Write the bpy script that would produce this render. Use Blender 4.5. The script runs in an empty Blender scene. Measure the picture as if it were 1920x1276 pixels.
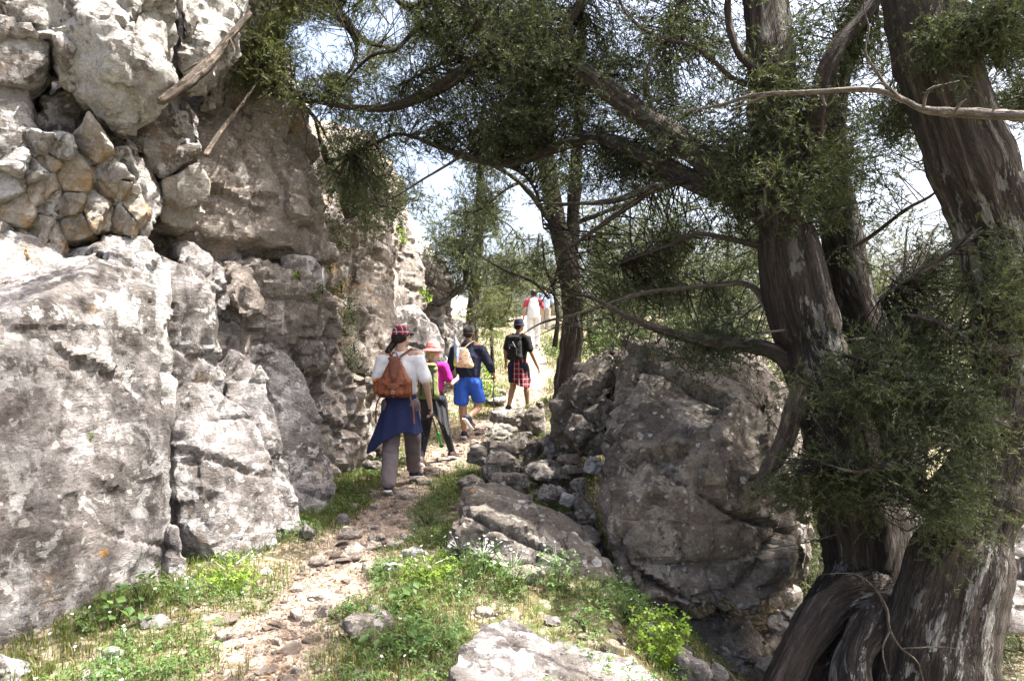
import bpy, bmesh, math, random
import numpy as np
from mathutils import Vector, Matrix

random.seed(7)
RNG = np.random.default_rng(7)
SC = bpy.context.scene
COL = SC.collection
R = math.radians

# ---------------------------------------------------------------- camera, sky, sun, exposure
F = 1280.0            # focal length in pixels of the 1920 wide picture (24 mm on full frame)
CAMH = 1.6
cam_d = bpy.data.cameras.new('camera'); cam_d.sensor_width = 36; cam_d.lens = 24
cam_d.clip_start = 0.05; cam_d.clip_end = 3000
cam = bpy.data.objects.new('camera', cam_d); COL.objects.link(cam)
cam.location = (0, 0, CAMH); cam.rotation_euler = (R(90), 0, 0)
SC.camera = cam

SUN = Vector((0.42, 0.02, 0.905)).normalized()      # towards the sun
w = bpy.data.worlds.new('World'); SC.world = w; w.use_nodes = True
nt = w.node_tree
sky = nt.nodes.new('ShaderNodeTexSky'); sky.sky_type = 'NISHITA'; sky.sun_disc = False
sky.sun_elevation = math.asin(SUN.z); sky.sun_rotation = math.atan2(SUN.x, SUN.y)
sky.air_density = 0.8; sky.dust_density = 9.0; sky.ozone_density = 0.4; sky.altitude = 100
nt.nodes['Background'].inputs['Strength'].default_value = 0.13
nt.links.new(sky.outputs[0], nt.nodes['Background'].inputs['Color'])
sd = bpy.data.lights.new('sun', 'SUN'); sd.energy = 5.0; sd.angle = R(0.6); sd.color = (1.0, 0.95, 0.88)
so = bpy.data.objects.new('sun', sd); COL.objects.link(so)
so.rotation_euler = SUN.to_track_quat('Z', 'Y').to_euler(); so.location = (6, 3, 12)
SC.view_settings.view_transform = 'Standard'; SC.view_settings.look = 'None'
SC.view_settings.gamma = 1; SC.view_settings.use_curve_mapping = False
SC.view_settings.exposure = 2.25
SC.render.engine = 'CYCLES'
SC.cycles.max_bounces = 6; SC.cycles.diffuse_bounces = 4; SC.cycles.transmission_bounces = 3
SC.cycles.glossy_bounces = 2; SC.cycles.transparent_max_bounces = 8
SC.cycles.use_denoising = True

# ---------------------------------------------------------------- helpers
def P(px, py, d):
    """a point at depth d seen at pixel px, py of the photograph"""
    return Vector(((px - 960) / F * d, d, CAMH + (638 - py) / F * d))

def hsh(ix, iy, iz, k):
    M = np.uint64(0xffffffff)
    n = (ix.astype(np.int64).astype(np.uint64) * np.uint64(73856093)) ^ (iy.astype(np.int64).astype(np.uint64) * np.uint64(19349663)) \
        ^ (iz.astype(np.int64).astype(np.uint64) * np.uint64(83492791)) ^ np.uint64((k * 2654435761) & 0xffffffff)
    n &= M
    n = ((n ^ (n >> np.uint64(15))) * np.uint64(2246822519)) & M
    n = ((n ^ (n >> np.uint64(13))) * np.uint64(3266489917)) & M
    n ^= n >> np.uint64(16)
    return n.astype(np.float64) / 4294967296.0

def vnoise(p, k=0):
    """value noise in -1..1"""
    i = np.floor(p); f = p - i; f = f * f * (3 - 2 * f)
    out = 0
    for dx in (0, 1):
        wx = f[:, 0] if dx else 1 - f[:, 0]
        for dy in (0, 1):
            wy = f[:, 1] if dy else 1 - f[:, 1]
            for dz in (0, 1):
                wz = f[:, 2] if dz else 1 - f[:, 2]
                out = out + wx * wy * wz * hsh(i[:, 0] + dx, i[:, 1] + dy, i[:, 2] + dz, k)
    return out * 2 - 1

def fbm(p, o=4, k=0, gain=0.5):
    a, s, t = 1.0, 0, 0
    for j in range(o):
        s = s + a * vnoise(p + 17.3 * j, k + j); t += a; a *= gain; p = p * 2.03
    return s / t

def worley(p, k=0, vec=False):
    i = np.floor(p); f1 = np.full(len(p), 9.0); f2 = np.full(len(p), 9.0); idn = np.zeros(len(p)); nv = np.zeros((len(p), 3))
    for dx in (-1, 0, 1):
        for dy in (-1, 0, 1):
            for dz in (-1, 0, 1):
                c = i + (dx, dy, dz)
                q = np.stack([hsh(c[:, 0], c[:, 1], c[:, 2], k + j) for j in (1, 2, 3)], 1) * .8 + .1 + c
                d = np.sqrt(((q - p) ** 2).sum(1)); h = hsh(c[:, 0], c[:, 1], c[:, 2], k + 9)
                m = d < f1
                f2 = np.where(m, f1, np.minimum(f2, d)); idn = np.where(m, h, idn); f1 = np.where(m, d, f1)
                if vec: nv[m] = (p - q)[m]
    return (f1, f2, idn, nv) if vec else (f1, f2, idn)

def mesh_np(name, V, polys, smooth=True, attrs=None):
    me = bpy.data.meshes.new(name)
    V = np.asarray(V, np.float32)
    me.vertices.add(len(V)); me.vertices.foreach_set('co', V.ravel())
    if not isinstance(polys, (list, tuple)): polys = [polys]
    polys = [np.asarray(q, np.int32) for q in polys if len(q)]
    loops = np.concatenate([q.ravel() for q in polys])
    tot = np.concatenate([np.full(len(q), q.shape[1], np.int32) for q in polys])
    st = np.concatenate([[0], np.cumsum(tot)[:-1]]).astype(np.int32)
    me.loops.add(len(loops)); me.loops.foreach_set('vertex_index', loops)
    me.polygons.add(len(tot)); me.polygons.foreach_set('loop_start', st)
    me.polygons.foreach_set('use_smooth', np.full(len(tot), smooth))
    for nm, ty, arr in (attrs or []):
        a = me.attributes.new(nm, ty, 'POINT')
        a.data.foreach_set('vector' if ty == 'FLOAT_VECTOR' else 'value', np.asarray(arr, np.float32).ravel())
    me.update(calc_edges=True); me.validate()
    return me

def link(name, me, mat=None, parent=None, loc=None):
    o = bpy.data.objects.new(name, me); COL.objects.link(o)
    if mat is not None and me is not None:
        me.materials.clear(); me.materials.append(mat)
    if parent is not None: o.parent = parent
    if loc is not None: o.location = loc
    return o

def tag(o, label=None, cat=None, group=None, kind=None):
    if label: o['label'] = label
    if cat: o['category'] = cat
    if group: o['group'] = group
    if kind: o['kind'] = kind
    return o

def empty(name, loc, rz=0, label=None, cat=None, group=None):
    o = bpy.data.objects.new(name, None); COL.objects.link(o); o.location = loc; o.rotation_euler.z = rz
    o.empty_display_size = .1
    return tag(o, label, cat, group)

def recenter(o, base=None):
    """moves the mesh's origin to its base"""
    me = o.data; n = len(me.vertices); V = np.empty(n * 3, np.float32); me.vertices.foreach_get('co', V); V = V.reshape(-1, 3)
    c = np.array([V[:, 0].mean(), V[:, 1].mean(), V[:, 2].min()]) if base is None else np.array(base)
    V -= c; me.vertices.foreach_set('co', V.ravel().astype(np.float32)); me.update()
    o.location = c
    return o

def evaluated(me, mods):
    """applies modifiers [(type, dict)] to a mesh and returns arrays"""
    o = bpy.data.objects.new('work', me); COL.objects.link(o)
    for ty, kw in mods:
        m = o.modifiers.new('m', ty)
        for k, v in kw.items(): setattr(m, k, v)
    dg = bpy.context.evaluated_depsgraph_get(); dg.update()
    e = o.evaluated_get(dg).to_mesh()
    n = len(e.vertices); V = np.empty(n * 3, np.float32); e.vertices.foreach_get('co', V)
    N = np.empty(n * 3, np.float32); e.vertices.foreach_get('normal', N)
    nl = len(e.loops); L = np.empty(nl, np.int32); e.loops.foreach_get('vertex_index', L)
    tot = np.empty(len(e.polygons), np.int32); e.polygons.foreach_get('loop_total', tot)
    st = np.empty(len(e.polygons), np.int32); e.polygons.foreach_get('loop_start', st)
    polys = []
    for k in (3, 4):
        s = st[tot == k]
        if len(s): polys.append(L[s[:, None] + np.arange(k)])
    o.evaluated_get(dg).to_mesh_clear()
    bpy.data.objects.remove(o); bpy.data.meshes.remove(me)
    return V.reshape(-1, 3).astype(np.float64), N.reshape(-1, 3).astype(np.float64), polys

def hull_mesh(pts):
    bm = bmesh.new()
    for p in pts: bm.verts.new(p)
    bmesh.ops.convex_hull(bm, input=list(bm.verts))
    for v in [v for v in bm.verts if not v.link_faces]: bm.verts.remove(v)
    bmesh.ops.recalc_face_normals(bm, faces=bm.faces)
    me = bpy.data.meshes.new('hull'); bm.to_mesh(me); bm.free()
    return me

# ---------------------------------------------------------------- materials
class MT:
    def __init__(s, name, rough=.85):
        s.m = bpy.data.materials.new(name); s.m.use_nodes = True; s.t = s.m.node_tree
        s.b = s.t.nodes['Principled BSDF']; s.b.inputs['Roughness'].default_value = rough
        s.b.inputs['Specular IOR Level'].default_value = .3
    def n(s, ty, **kw):
        n = s.t.nodes.new('ShaderNode' + ty)
        for k, v in kw.items():
            if hasattr(n, k) and not k[0].isupper(): setattr(n, k, v)
            else: s.put(n.inputs[k.replace('_', ' ')], v)
        return n
    def put(s, sock, v):
        if isinstance(v, bpy.types.NodeSocket): s.t.links.new(v, sock)
        elif isinstance(v, tuple) and len(v) == 3 and sock.type == 'RGBA': sock.default_value = (*v, 1)
        else: sock.default_value = v
    def coord(s, scale=(1, 1, 1), rot=(0, 0, 0), attr=None):
        if attr: c = s.n('Attribute', attribute_name=attr).outputs['Vector']
        else: c = s.n('TexCoord').outputs['Object']
        mp = s.n('Mapping'); s.put(mp.inputs['Vector'], c); mp.inputs['Scale'].default_value = scale; mp.inputs['Rotation'].default_value = rot
        return mp.outputs[0]
    def noise(s, vec, scale, detail=4, rough=.55, dist=0):
        n = s.n('TexNoise'); s.put(n.inputs['Vector'], vec); n.inputs['Scale'].default_value = scale
        n.inputs['Detail'].default_value = detail; n.inputs['Roughness'].default_value = rough; n.inputs['Distortion'].default_value = dist
        return n.outputs['Fac']
    def vor(s, vec, scale, rnd=1, feature='F1', out='Distance'):
        n = s.n('TexVoronoi'); n.feature = feature; s.put(n.inputs['Vector'], vec); n.inputs['Scale'].default_value = scale
        n.inputs['Randomness'].default_value = rnd
        return n.outputs[out]
    def ramp(s, fac, a, b):
        """smooth 0..1 between a and b"""
        n = s.n('MapRange'); n.interpolation_type = 'SMOOTHSTEP'; s.put(n.inputs['Value'], fac)
        n.inputs['From Min'].default_value = a; n.inputs['From Max'].default_value = b
        return n.outputs[0]
    def math(s, op, a, b=0.0):
        n = s.n('Math'); n.operation = op; s.put(n.inputs[0], a); s.put(n.inputs[1], b); return n.outputs[0]
    def mix(s, f, a, b, mode='MIX'):
        n = s.n('Mix'); n.data_type = 'RGBA'; n.blend_type = mode
        s.put(n.inputs['Factor'], f); s.put(n.inputs[6], a); s.put(n.inputs[7], b); return n.outputs[2]
    def bump(s, h, strength=.5, dist=.02):
        n = s.n('Bump'); s.put(n.inputs['Height'], h); n.inputs['Strength'].default_value = strength; n.inputs['Distance'].default_value = dist
        s.t.links.new(n.outputs[0], s.b.inputs['Normal'])
    def col(s, c): s.put(s.b.inputs['Base Color'], c)

def rock_mat(name, c1, c2, dark, lich, lf=.56, white=.64, ochre=.75, oc=(.42, .27, .13), dots=.10, seed=0.0, df=.60):
    m = MT(name, .9)
    v = m.coord(); 
    off = m.n('VectorMath'); off.operation = 'ADD'; m.put(off.inputs[0], v); off.inputs[1].default_value = (seed, seed * 1.7, -seed)
    v = off.outputs[0]
    big = m.noise(v, 1.3, 5, .6); med = m.noise(v, 5, 6, .65, .3); fine = m.noise(v, 38, 5, .7); grain = m.noise(v, 150, 3, .7)
    c = m.mix(m.ramp(big, .36, .64), c1, c2)
    c = m.mix(m.math('MULTIPLY', m.ramp(m.noise(v, 3.1, 7, .7, .6), df - .09, df + .03), .8), c, dark)              # dark lichen films
    c = m.mix(m.ramp(m.noise(v, 1.1, 4, .6), ochre - .12, ochre), c, oc)            # iron stain
    # pale crust lichens in patches with torn edges
    p = m.ramp(m.noise(v, 7, 9, .72, .4), lf - .015, lf + .02)
    pz = m.ramp(m.noise(v, 1.9, 3, .5), .42, .56)
    c = m.mix(m.math('MULTIPLY', m.math('MULTIPLY', p, pz), .75), c, lich)
    pw = m.ramp(m.noise(v, 4.2, 9, .7, .5), white - .01, white + .015)
    c = m.mix(m.math('MULTIPLY', pw, .85), c, (.56, .56, .55))
    # round spot lichens
    wv = m.n('VectorMath'); wv.operation = 'ADD'; m.put(wv.inputs[0], v)
    nn = m.n('TexNoise'); m.put(nn.inputs['Vector'], v); nn.inputs['Scale'].default_value = 22; nn.inputs['Detail'].default_value = 3
    sc = m.n('VectorMath'); sc.operation = 'SCALE'; m.put(sc.inputs[0], nn.outputs['Color']); sc.inputs['Scale'].default_value = .05
    m.put(wv.inputs[1], sc.outputs[0]); vv = wv.outputs[0]
    for s_, thr, colr, keep in ((6.5, dots * 2.2, (.62, .61, .58), .74), (15, dots * 2.6, (.50, .49, .46), .52), (2.6, .085, (.5, .27, .06), .80)):
        vn = m.n('TexVoronoi'); m.put(vn.inputs['Vector'], vv); vn.inputs['Scale'].default_value = s_
        hit = m.math('MULTIPLY', m.ramp(vn.outputs['Distance'], thr, thr * .82), m.ramp(m.n('SeparateColor', Color=vn.outputs['Color']).outputs[0], keep, keep + .02))
        c = m.mix(m.math('MULTIPLY', hit, .8), c, colr)
    # speckle
    c = m.mix(m.ramp(fine, .28, .72), m.mix(.42, c, (.04, .036, .03)), m.mix(.10, c, (.6, .58, .55)))
    c = m.mix(m.math('MULTIPLY', m.ramp(grain, .42, .66), .35), c, m.mix(.55, c, (.02, .02, .02)))
    m.col(c)
    vs = m.coord((1, 1, 2.6), (R(18), R(-24), 0))
    rn = m.noise(vs, 7, 9, .72, .25)
    ridge = m.math('ABSOLUTE', m.math('SUBTRACT', rn, .5))          # sharp little breaks along the bedding
    h = m.math('ADD', m.math('MULTIPLY', ridge, -2.2), m.math('MULTIPLY', fine, .42))
    pit = m.vor(vv, 34, 1)
    h = m.math('ADD', h, m.math('MULTIPLY', pit, .16))
    h = m.math('ADD', h, m.math('MULTIPLY', grain, .14))
    m.bump(h, 1.0, .034)
    return m.m

M = {}
M['limestone'] = rock_mat('limestone_grey', (.275, .255, .255), (.18, .158, .148), (.068, .057, .050), (.45, .44, .44), .50, .575, .72, df=.545)
M['limestone_warm'] = rock_mat('limestone_warm', (.35, .305, .27), (.255, .215, .185), (.11, .088, .072), (.47, .44, .405), .55, .62, .70, seed=3.1, df=.585)
M['limestone_ochre'] = rock_mat('limestone_ochre', (.38, .315, .24), (.29, .24, .20), (.13, .10, .075), (.47, .445, .41), .52, .60, .57, seed=5.2, df=.66)
M['limestone_cream'] = rock_mat('limestone_cream', (.40, .365, .315), (.31, .275, .235), (.15, .125, .10), (.52, .50, .46), .52, .60, .60, oc=(.44, .30, .15), seed=5.9, df=.66)
M['limestone_white'] = rock_mat('limestone_white', (.42, .40, .385), (.30, .27, .25), (.12, .10, .09), (.58, .575, .56), .47, .515, .72, seed=8.4, df=.575)
M['limestone_dark'] = rock_mat('limestone_dark', (.20, .165, .13), (.13, .104, .08), (.055, .043, .033), (.32, .295, .25), .50, .655, .80, oc=(.2, .13, .07), dots=.10, seed=11.7, df=.565)
M['limestone_rubble'] = rock_mat('limestone_rubble', (.235, .205, .17), (.15, .125, .10), (.062, .05, .04), (.38, .35, .31), .51, .62, .74, oc=(.26, .18, .10), seed=14.2)
M['limestone_hazed'] = rock_mat('limestone_hazed', (.40, .39, .39), (.32, .31, .31), (.20, .19, .19), (.5, .5, .5), .54, .62, .8, seed=2.2)  # distance haze on the hill is put into the colour as paler rock
M['loose_stone'] = rock_mat('loose_stone', (.42, .36, .305), (.34, .28, .235), (.20, .155, .125), (.48, .44, .39), .60, .66, .66, seed=31.0, dots=.03, df=.68)
M['path_stone'] = rock_mat('path_stone', (.36, .285, .23), (.28, .215, .175), (.18, .135, .105), (.42, .36, .31), .58, .68, .72, seed=21.0, dots=.03, df=.68)

def bark_mat(name, c1, c2, lich=.60, lc=(.36, .36, .33)):
    m = MT(name, .9)
    v = m.coord(attr='bark'); vl = m.coord((1, 1, 3), attr='bark')
    st = m.noise(v, 30, 7, .7, .2); st2 = m.noise(v, 95, 4, .7)
    fr = m.math('ABSOLUTE', m.math('SUBTRACT', m.noise(v, 17, 5, .65, .3), .5))
    c = m.mix(m.ramp(st, .40, .60), c1, c2); c = m.mix(m.ramp(fr, .045, .0), c, m.mix(.75, c, (.008, .005, .004)))
    c = m.mix(m.ramp(m.noise(v, 5, 3, .6), .45, .7), c, m.mix(.5, c, (.16, .13, .11)))
    l = m.math('MULTIPLY', m.ramp(m.noise(vl, 11, 8, .72, .5), lich - .01, lich + .02), m.ramp(m.noise(vl, 2.1, 3, .5), .46, .58))
    c = m.mix(m.math('MULTIPLY', l, .85), c, lc)
    c = m.mix(m.ramp(st2, .35, .7), m.mix(.45, c, (.01, .008, .006)), c)
    m.col(c); m.bump(m.math('ADD', m.math('ADD', m.math('MULTIPLY', st, .8), m.math('MULTIPLY', st2, .35)), m.math('MULTIPLY', m.ramp(fr, 0, .12), 1.0)), 1.0, .035)
    return m.m
M['bark'] = bark_mat('cypress_bark', (.034, .026, .021), (.088, .070, .059), .545)
M['bark_grey'] = bark_mat('grey_bark', (.06, .045, .036), (.125, .10, .082), .60)
M['dead_wood'] = bark_mat('dead_wood', (.17, .14, .115), (.30, .265, .225), .62, (.42, .41, .38))
M['log_wood'] = bark_mat('log_wood', (.16, .12, .09), (.26, .21, .165), .70)

def leaf_mat(name, ca, cb, cc, trans=.35, rough=.6):
    m = MT(name, rough)
    a = m.n('Attribute', attribute_name='tint').outputs['Fac']
    c = m.mix(m.ramp(a, .0, .6), ca, cb); c = m.mix(m.ramp(a, .82, 1.0), c, cc)
    m.col(c)
    tr = m.n('BsdfTranslucent'); m.put(tr.inputs['Color'], m.mix(.5, c, (.10, .13, .02)))
    mx = m.n('MixShader'); mx.inputs[0].default_value = trans
    m.t.links.new(m.b.outputs[0], mx.inputs[1]); m.t.links.new(tr.outputs[0], mx.inputs[2])
    m.t.links.new(mx.outputs[0], m.t.nodes['Material Output'].inputs['Surface'])
    return m.m
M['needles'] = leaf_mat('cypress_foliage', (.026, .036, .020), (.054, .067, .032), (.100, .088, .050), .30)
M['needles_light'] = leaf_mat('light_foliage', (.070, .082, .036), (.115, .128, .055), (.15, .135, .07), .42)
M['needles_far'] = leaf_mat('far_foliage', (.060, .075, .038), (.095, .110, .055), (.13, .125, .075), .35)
M['grass'] = leaf_mat('grass_blades', (.066, .105, .022), (.128, .160, .040), (.30, .26, .12), .40)
M['weed'] = leaf_mat('weed_leaves', (.042, .092, .022), (.080, .140, .036), (.15, .17, .05), .35, .5)
M['bright_leaf'] = leaf_mat('bright_leaves', (.12, .22, .02), (.2, .32, .03), (.25, .33, .05), .45, .5)
M['petal'] = leaf_mat('white_petals', (.6, .6, .58), (.7, .7, .68), (.7, .6, .15), .3)

def soil_mat():
    m = MT('stony_soil', .95)
    v = m.coord(); a = m.n('Attribute', attribute_name='path').outputs['Fac']
    n1 = m.noise(v, 6, 7, .65); n2 = m.noise(v, 60, 5, .7); n3 = m.noise(v, 2, 3, .5)
    dirt = m.mix(m.ramp(n1, .35, .65), (.225, .172, .132), (.345, .28, .225))
    dirt = m.mix(m.ramp(n2, .3, .7), m.mix(.5, dirt, (.08, .055, .04)), dirt)
    soil = m.mix(m.ramp(n1, .35, .65), (.085, .07, .038), (.16, .13, .07))
    soil = m.mix(m.ramp(n2, .35, .7), m.mix(.5, soil, (.03, .03, .012)), soil)
    soil = m.mix(m.ramp(n3, .45, .6), soil, m.mix(.5, soil, (.06, .10, .02)))
    c = m.mix(a, soil, dirt)
    cell = m.vor(v, 26, 1, 'F1', 'Color'); sep = m.n('SeparateColor', Color=cell).outputs[0]
    c = m.mix(m.math('MULTIPLY', m.ramp(sep, .6, .75), .5), c, (.42, .35, .29))
    m.col(c)
    m.bump(m.math('ADD', m.math('ADD', n1, m.math('MULTIPLY', n2, .5)), m.math('MULTIPLY', m.vor(v, 26), -.6)), 1, .03)
    return m.m
M['soil'] = soil_mat()

def plain(name, c, rough=.8, var=.25, scale=60, bump=.15, metallic=0, dist=.003):
    m = MT(name, rough); v = m.coord(); n = m.noise(v, scale, 4, .6)
    dk = tuple(x * (1 - var) for x in c); lt = tuple(min(1, x * (1 + var * .6)) for x in c)
    m.col(m.mix(m.ramp(n, .3, .7), dk, lt)); m.b.inputs['Metallic'].default_value = metallic
    if bump: m.bump(n, bump, dist)
    return m.m

# ---------------------------------------------------------------- ground
PATH = np.array([(-1.05, 1.5), (-1.15, 3.2), (-1.28, 4.0), (-1.25, 4.7), (-1.16, 5.7), (-1.14, 7.6), (-.98, 9.2), (-.8, 10.3), (-.42, 11.6), (.25, 13.2), (.62, 15), (.60, 18), (.5, 22), (.3, 30), (0, 60)])
def path_dist(x, y):
    d = np.full(x.shape, 99.0)
    for a, b in zip(PATH[:-1], PATH[1:]):
        ab = b - a; t = np.clip(((x - a[0]) * ab[0] + (y - a[1]) * ab[1]) / (ab @ ab), 0, 1)
        d = np.minimum(d, np.hypot(x - a[0] - t * ab[0], y - a[1] - t * ab[1]))
    return d
def sst(a, b, x):
    t = np.clip((x - a) / (b - a), 0, 1); return t * t * (3 - 2 * t)
def gz(x, y):
    x = np.asarray(x, float); y = np.asarray(y, float)
    z = np.interp(y, [0, 10.5, 12.3, 15, 18, 22, 30, 60, 400], [0, .02, .25, .92, 1.22, 1.9, 2.7, 3.3, 3.3])
    z = z - .95 * sst(.35, 2.0, x) * (1 - sst(6.0, 8.0, y))
    z = z - .5 * sst(1.6, 3.5, x) * sst(6.0, 8.0, y) * (1 - sst(11, 20, y)) - 2.2 * sst(2.4, 5.0, x) * (1 - sst(11, 26, y))
    z = z + .62 * np.exp(-(((x - 1.0) / .9) ** 2 + ((y - 11.0) / 1.2) ** 2)) + .42 * np.exp(-(((x - .75) / .7) ** 2 + ((y - 8.3) / 1.2) ** 2))
    z = z + .25 * sst(.5, 1.3, -1.3 - x) * sst(5, 8, y) * (1 - sst(14, 20, y))
    sh = x.shape; p = np.stack([x.ravel(), y.ravel(), np.zeros(x.size)], 1)
    n = fbm(p * 1.3, 4, 5).reshape(sh) * .07 + fbm(p * 6, 3, 8).reshape(sh) * .022
    pm = 1 - sst(.25, .55, path_dist(x, y))
    return z + n * (1 - .35 * pm) - .03 * pm
def gz1(x, y): return float(gz(np.array([x]), np.array([y]))[0])

def build_ground():
    xs = np.concatenate([[-900, -300, -100, -50, -25, -15, -9, -6, -4.6], np.arange(-4, 4.6, .047), [5, 5.6, 6.5, 8, 11, 15, 25, 50, 100, 300, 900]])
    ys = np.concatenate([[-300, -60, -10, -3, 0, .8, 1.5], np.arange(2.0, 13, .055), np.arange(13.1, 24, .12), [25, 27, 30, 35, 42, 60, 100, 300, 900, 1500]])
    X, Y = np.meshgrid(xs, ys); Z = gz(X, Y)
    V = np.stack([X.ravel(), Y.ravel(), Z.ravel()], 1)
    pd = path_dist(X, Y) + fbm(np.stack([X.ravel(), Y.ravel(), 0 * X.ravel()], 1) * 4, 3, 77).reshape(X.shape) * .22
    pm = (1 - sst(.14, .42, pd)).ravel()
    # small grit on the near sheet
    near = (V[:, 0] > -4) & (V[:, 0] < 4.4) & (V[:, 1] > 2) & (V[:, 1] < 13)
    f1, f2, h = worley(V * 9, 4)
    V[:, 2] += np.where(near, (np.clip(.45 - f1, 0, 1) * .05 * (h > .35)) * (0.35 + .65 * pm), 0)
    nx, ny = len(xs), len(ys)
    i = np.arange(nx * ny).reshape(ny, nx)
    q = np.stack([i[:-1, :-1], i[:-1, 1:], i[1:, 1:], i[1:, :-1]], -1).reshape(-1, 4)
    o = link('ground', mesh_np('ground', V, q, True, [('path', 'FLOAT', pm)]), M['soil'])
    return tag(o, kind='structure')
GROUND = build_ground()

# ---------------------------------------------------------------- rocks
def joints(q, s, k):
    """a jointed rock mass: beds cut by two sets of upright cracks; cell value, tilt and distance to the crack"""
    zz = q[:, 2] / s; iz = np.floor(zz); fz = zz - iz
    o1, o2 = hsh(iz, iz * 0, iz * 0, k + 1) * 5, hsh(iz, iz * 0, iz * 0, k + 2) * 5
    w1, w2 = .75 + .8 * hsh(iz, iz * 0, iz * 0, k + 3), .75 + .8 * hsh(iz, iz * 0, iz * 0, k + 4)
    xx = q[:, 0] / s / w1 + o1; ix = np.floor(xx); fx = xx - ix
    yy = q[:, 1] / s / w2 + o2; iy = np.floor(yy); fy = yy - iy
    h = hsh(ix, iy, iz, k); g = [hsh(ix, iy, iz, k + j) - .5 for j in (5, 6, 7)]
    tilt = (fx - .5) * g[0] + (fy - .5) * g[1] + (fz - .5) * g[2]
    ex, ey, ez = np.minimum(fx, 1 - fx) * w1, np.minimum(fy, 1 - fy) * w2, np.minimum(fz, 1 - fz)
    e = np.minimum(np.minimum(ex, ey), ez) * s
    return h, tilt, e
def shape_rock(me, voxel, seed, a0=.04, a1=.05, c1=.03, s1=.5, a2=.012, crack=.05, tilt=(14, -18), aniso=(1, 1, 1.0), smooth=0, tl=1.7, wob=.05):
    V, N, polys = evaluated(me, [('REMESH', dict(mode='VOXEL', voxel_size=voxel))] + ([('SMOOTH', dict(iterations=smooth, factor=.5))] if smooth else []))
    rs = np.random.default_rng(seed)
    rot = np.array(Matrix.Rotation(R(tilt[0] + rs.uniform(-12, 12)), 3, 'X') @ Matrix.Rotation(R(tilt[1] + rs.uniform(-14, 14)), 3, 'Y') @ Matrix.Rotation(R(rs.uniform(-35, 35)), 3, 'Z'))
    p = V + np.stack([fbm(V * 1.9 + 3, 3, seed), fbm(V * 1.9 + 31, 3, seed), fbm(V * 1.9 - 17, 3, seed)], 1) * wob
    q = (p @ rot.T) * np.array(aniso)
    h, t1, e1 = joints(q + seed * .37, s1, seed)
    g, t2, e2 = joints((q + .11) @ rot + seed * .71, s1 * .37, seed + 40)
    d = a0 * .6 * fbm(V / (s1 * 1.6), 4, seed + 3) + a1 * 1.0 * (h - .5) + a1 * .34 * (g - .5) + t1 * a1 * tl * 1.5 + t2 * a1 * tl * .75
    on = vnoise(p * 2.3 + 5, seed + 12); cw = max(voxel * .75, .012)
    d -= c1 * np.exp(-(e1 / cw) ** 2) * np.clip(on * 2 + .7, 0, 1.2)
    d -= c1 * .45 * np.exp(-(e2 / cw) ** 2) * np.clip(on * 3 - .3, 0, 1)
    rd = 1 - np.abs(fbm(q * (4.0, 4.0, 9.0), 4, seed + 6)) * 2
    d += a2 * (rd - .5) + a2 * .7 * fbm(q * 19, 3, seed + 8)
    return V + N * d[:, None], polys

def unit3(v): v = np.array(v, float); return v / np.linalg.norm(v)
def chip(pts, n, seed, lo=.04, hi=.13):
    """knocks n flat chips off the hull of the points"""
    rs = np.random.default_rng(seed + 5000); bm = bmesh.new(); bm.from_mesh(hull_mesh(pts))
    for k in range(n):
        u = rs.normal(size=3); u[1] = -abs(u[1]) * 1.1; u /= np.linalg.norm(u); u = Vector(u)
        s = [v.co.dot(u) for v in bm.verts]; D = max(s) - rs.uniform(lo, hi) * (max(s) - min(s))
        bmesh.ops.bisect_plane(bm, geom=bm.verts[:] + bm.edges[:] + bm.faces[:], plane_co=u * D, plane_no=u, clear_outer=True)
        q = [v.co.copy() for v in bm.verts]; bm.free(); bm = bmesh.new()
        for p in q: bm.verts.new(p)
        bmesh.ops.convex_hull(bm, input=list(bm.verts))
        for v in [v for v in bm.verts if not v.link_faces]: bm.verts.remove(v)
    bmesh.ops.recalc_face_normals(bm, faces=bm.faces); me = bpy.data.meshes.new('hull'); bm.to_mesh(me); bm.free(); return me
def rock(name, pts, back, voxel=.035, seed=1, mat='limestone', parent=None, label=None, cat='rock', group=None, kind=None, cull=False, nchip=6, **kw):
    f = [P(*p) for p in pts]; b = [p + Vector(back) for p in f]
    V, polys = shape_rock(chip(f + b, nchip, seed, .02, .09), voxel * 1.27, seed, **kw)
    if cull:       # the side that lies inside the cliff is left open
        bk = unit3(back); new = []
        for q in polys:
            e1, e2 = V[q[:, 1]] - V[q[:, 0]], V[q[:, 2]] - V[q[:, 0]]; nn = np.cross(e1, e2); nn /= np.linalg.norm(nn, axis=1)[:, None] + 1e-12
            new.append(q[(nn @ bk) < .55])
        polys = new; used = np.unique(np.concatenate([q.ravel() for q in polys])); mp = np.zeros(len(V), int); mp[used] = np.arange(len(used)); V = V[used]; polys = [mp[q] for q in polys]
    me = mesh_np(name, V, polys); me.set_sharp_from_angle(angle=R(27)); o = link(name, me, M[mat], parent)
    if parent is None: recenter(o)
    return tag(o, label, cat if label else None, group, kind)

# ---- left cliff: a back mass with its blocks
cliff = rock('cliff', [(-900, -700, 6.2), (-300, -500, 6.4), (300, -400, 7.6), (420, -100, 8.0), (520, 60, 9.0), (575, 240, 10.2), (610, 560, 9.6), (610, 760, 8.8), (560, 1000, 6.6), (300, 1100, 6.2), (-200, 1300, 5.2), (-900, 1400, 4.6)],
             (-5, 4, 0), .17, 3, 'limestone', kind='structure', a0=.15, a1=.16, c1=.06, s1=1.1, a2=.03)
def block(pts, seed, mat='limestone', back=(-.9, 1.3, .05), voxel=.03, **kw):
    o = rock('rock_block', pts, back, voxel, seed, mat, cull=True, **kw)
    L0 = o.location.copy(); o.parent = cliff; o.location = L0 - cliff.location
    return o
A = .055
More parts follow.
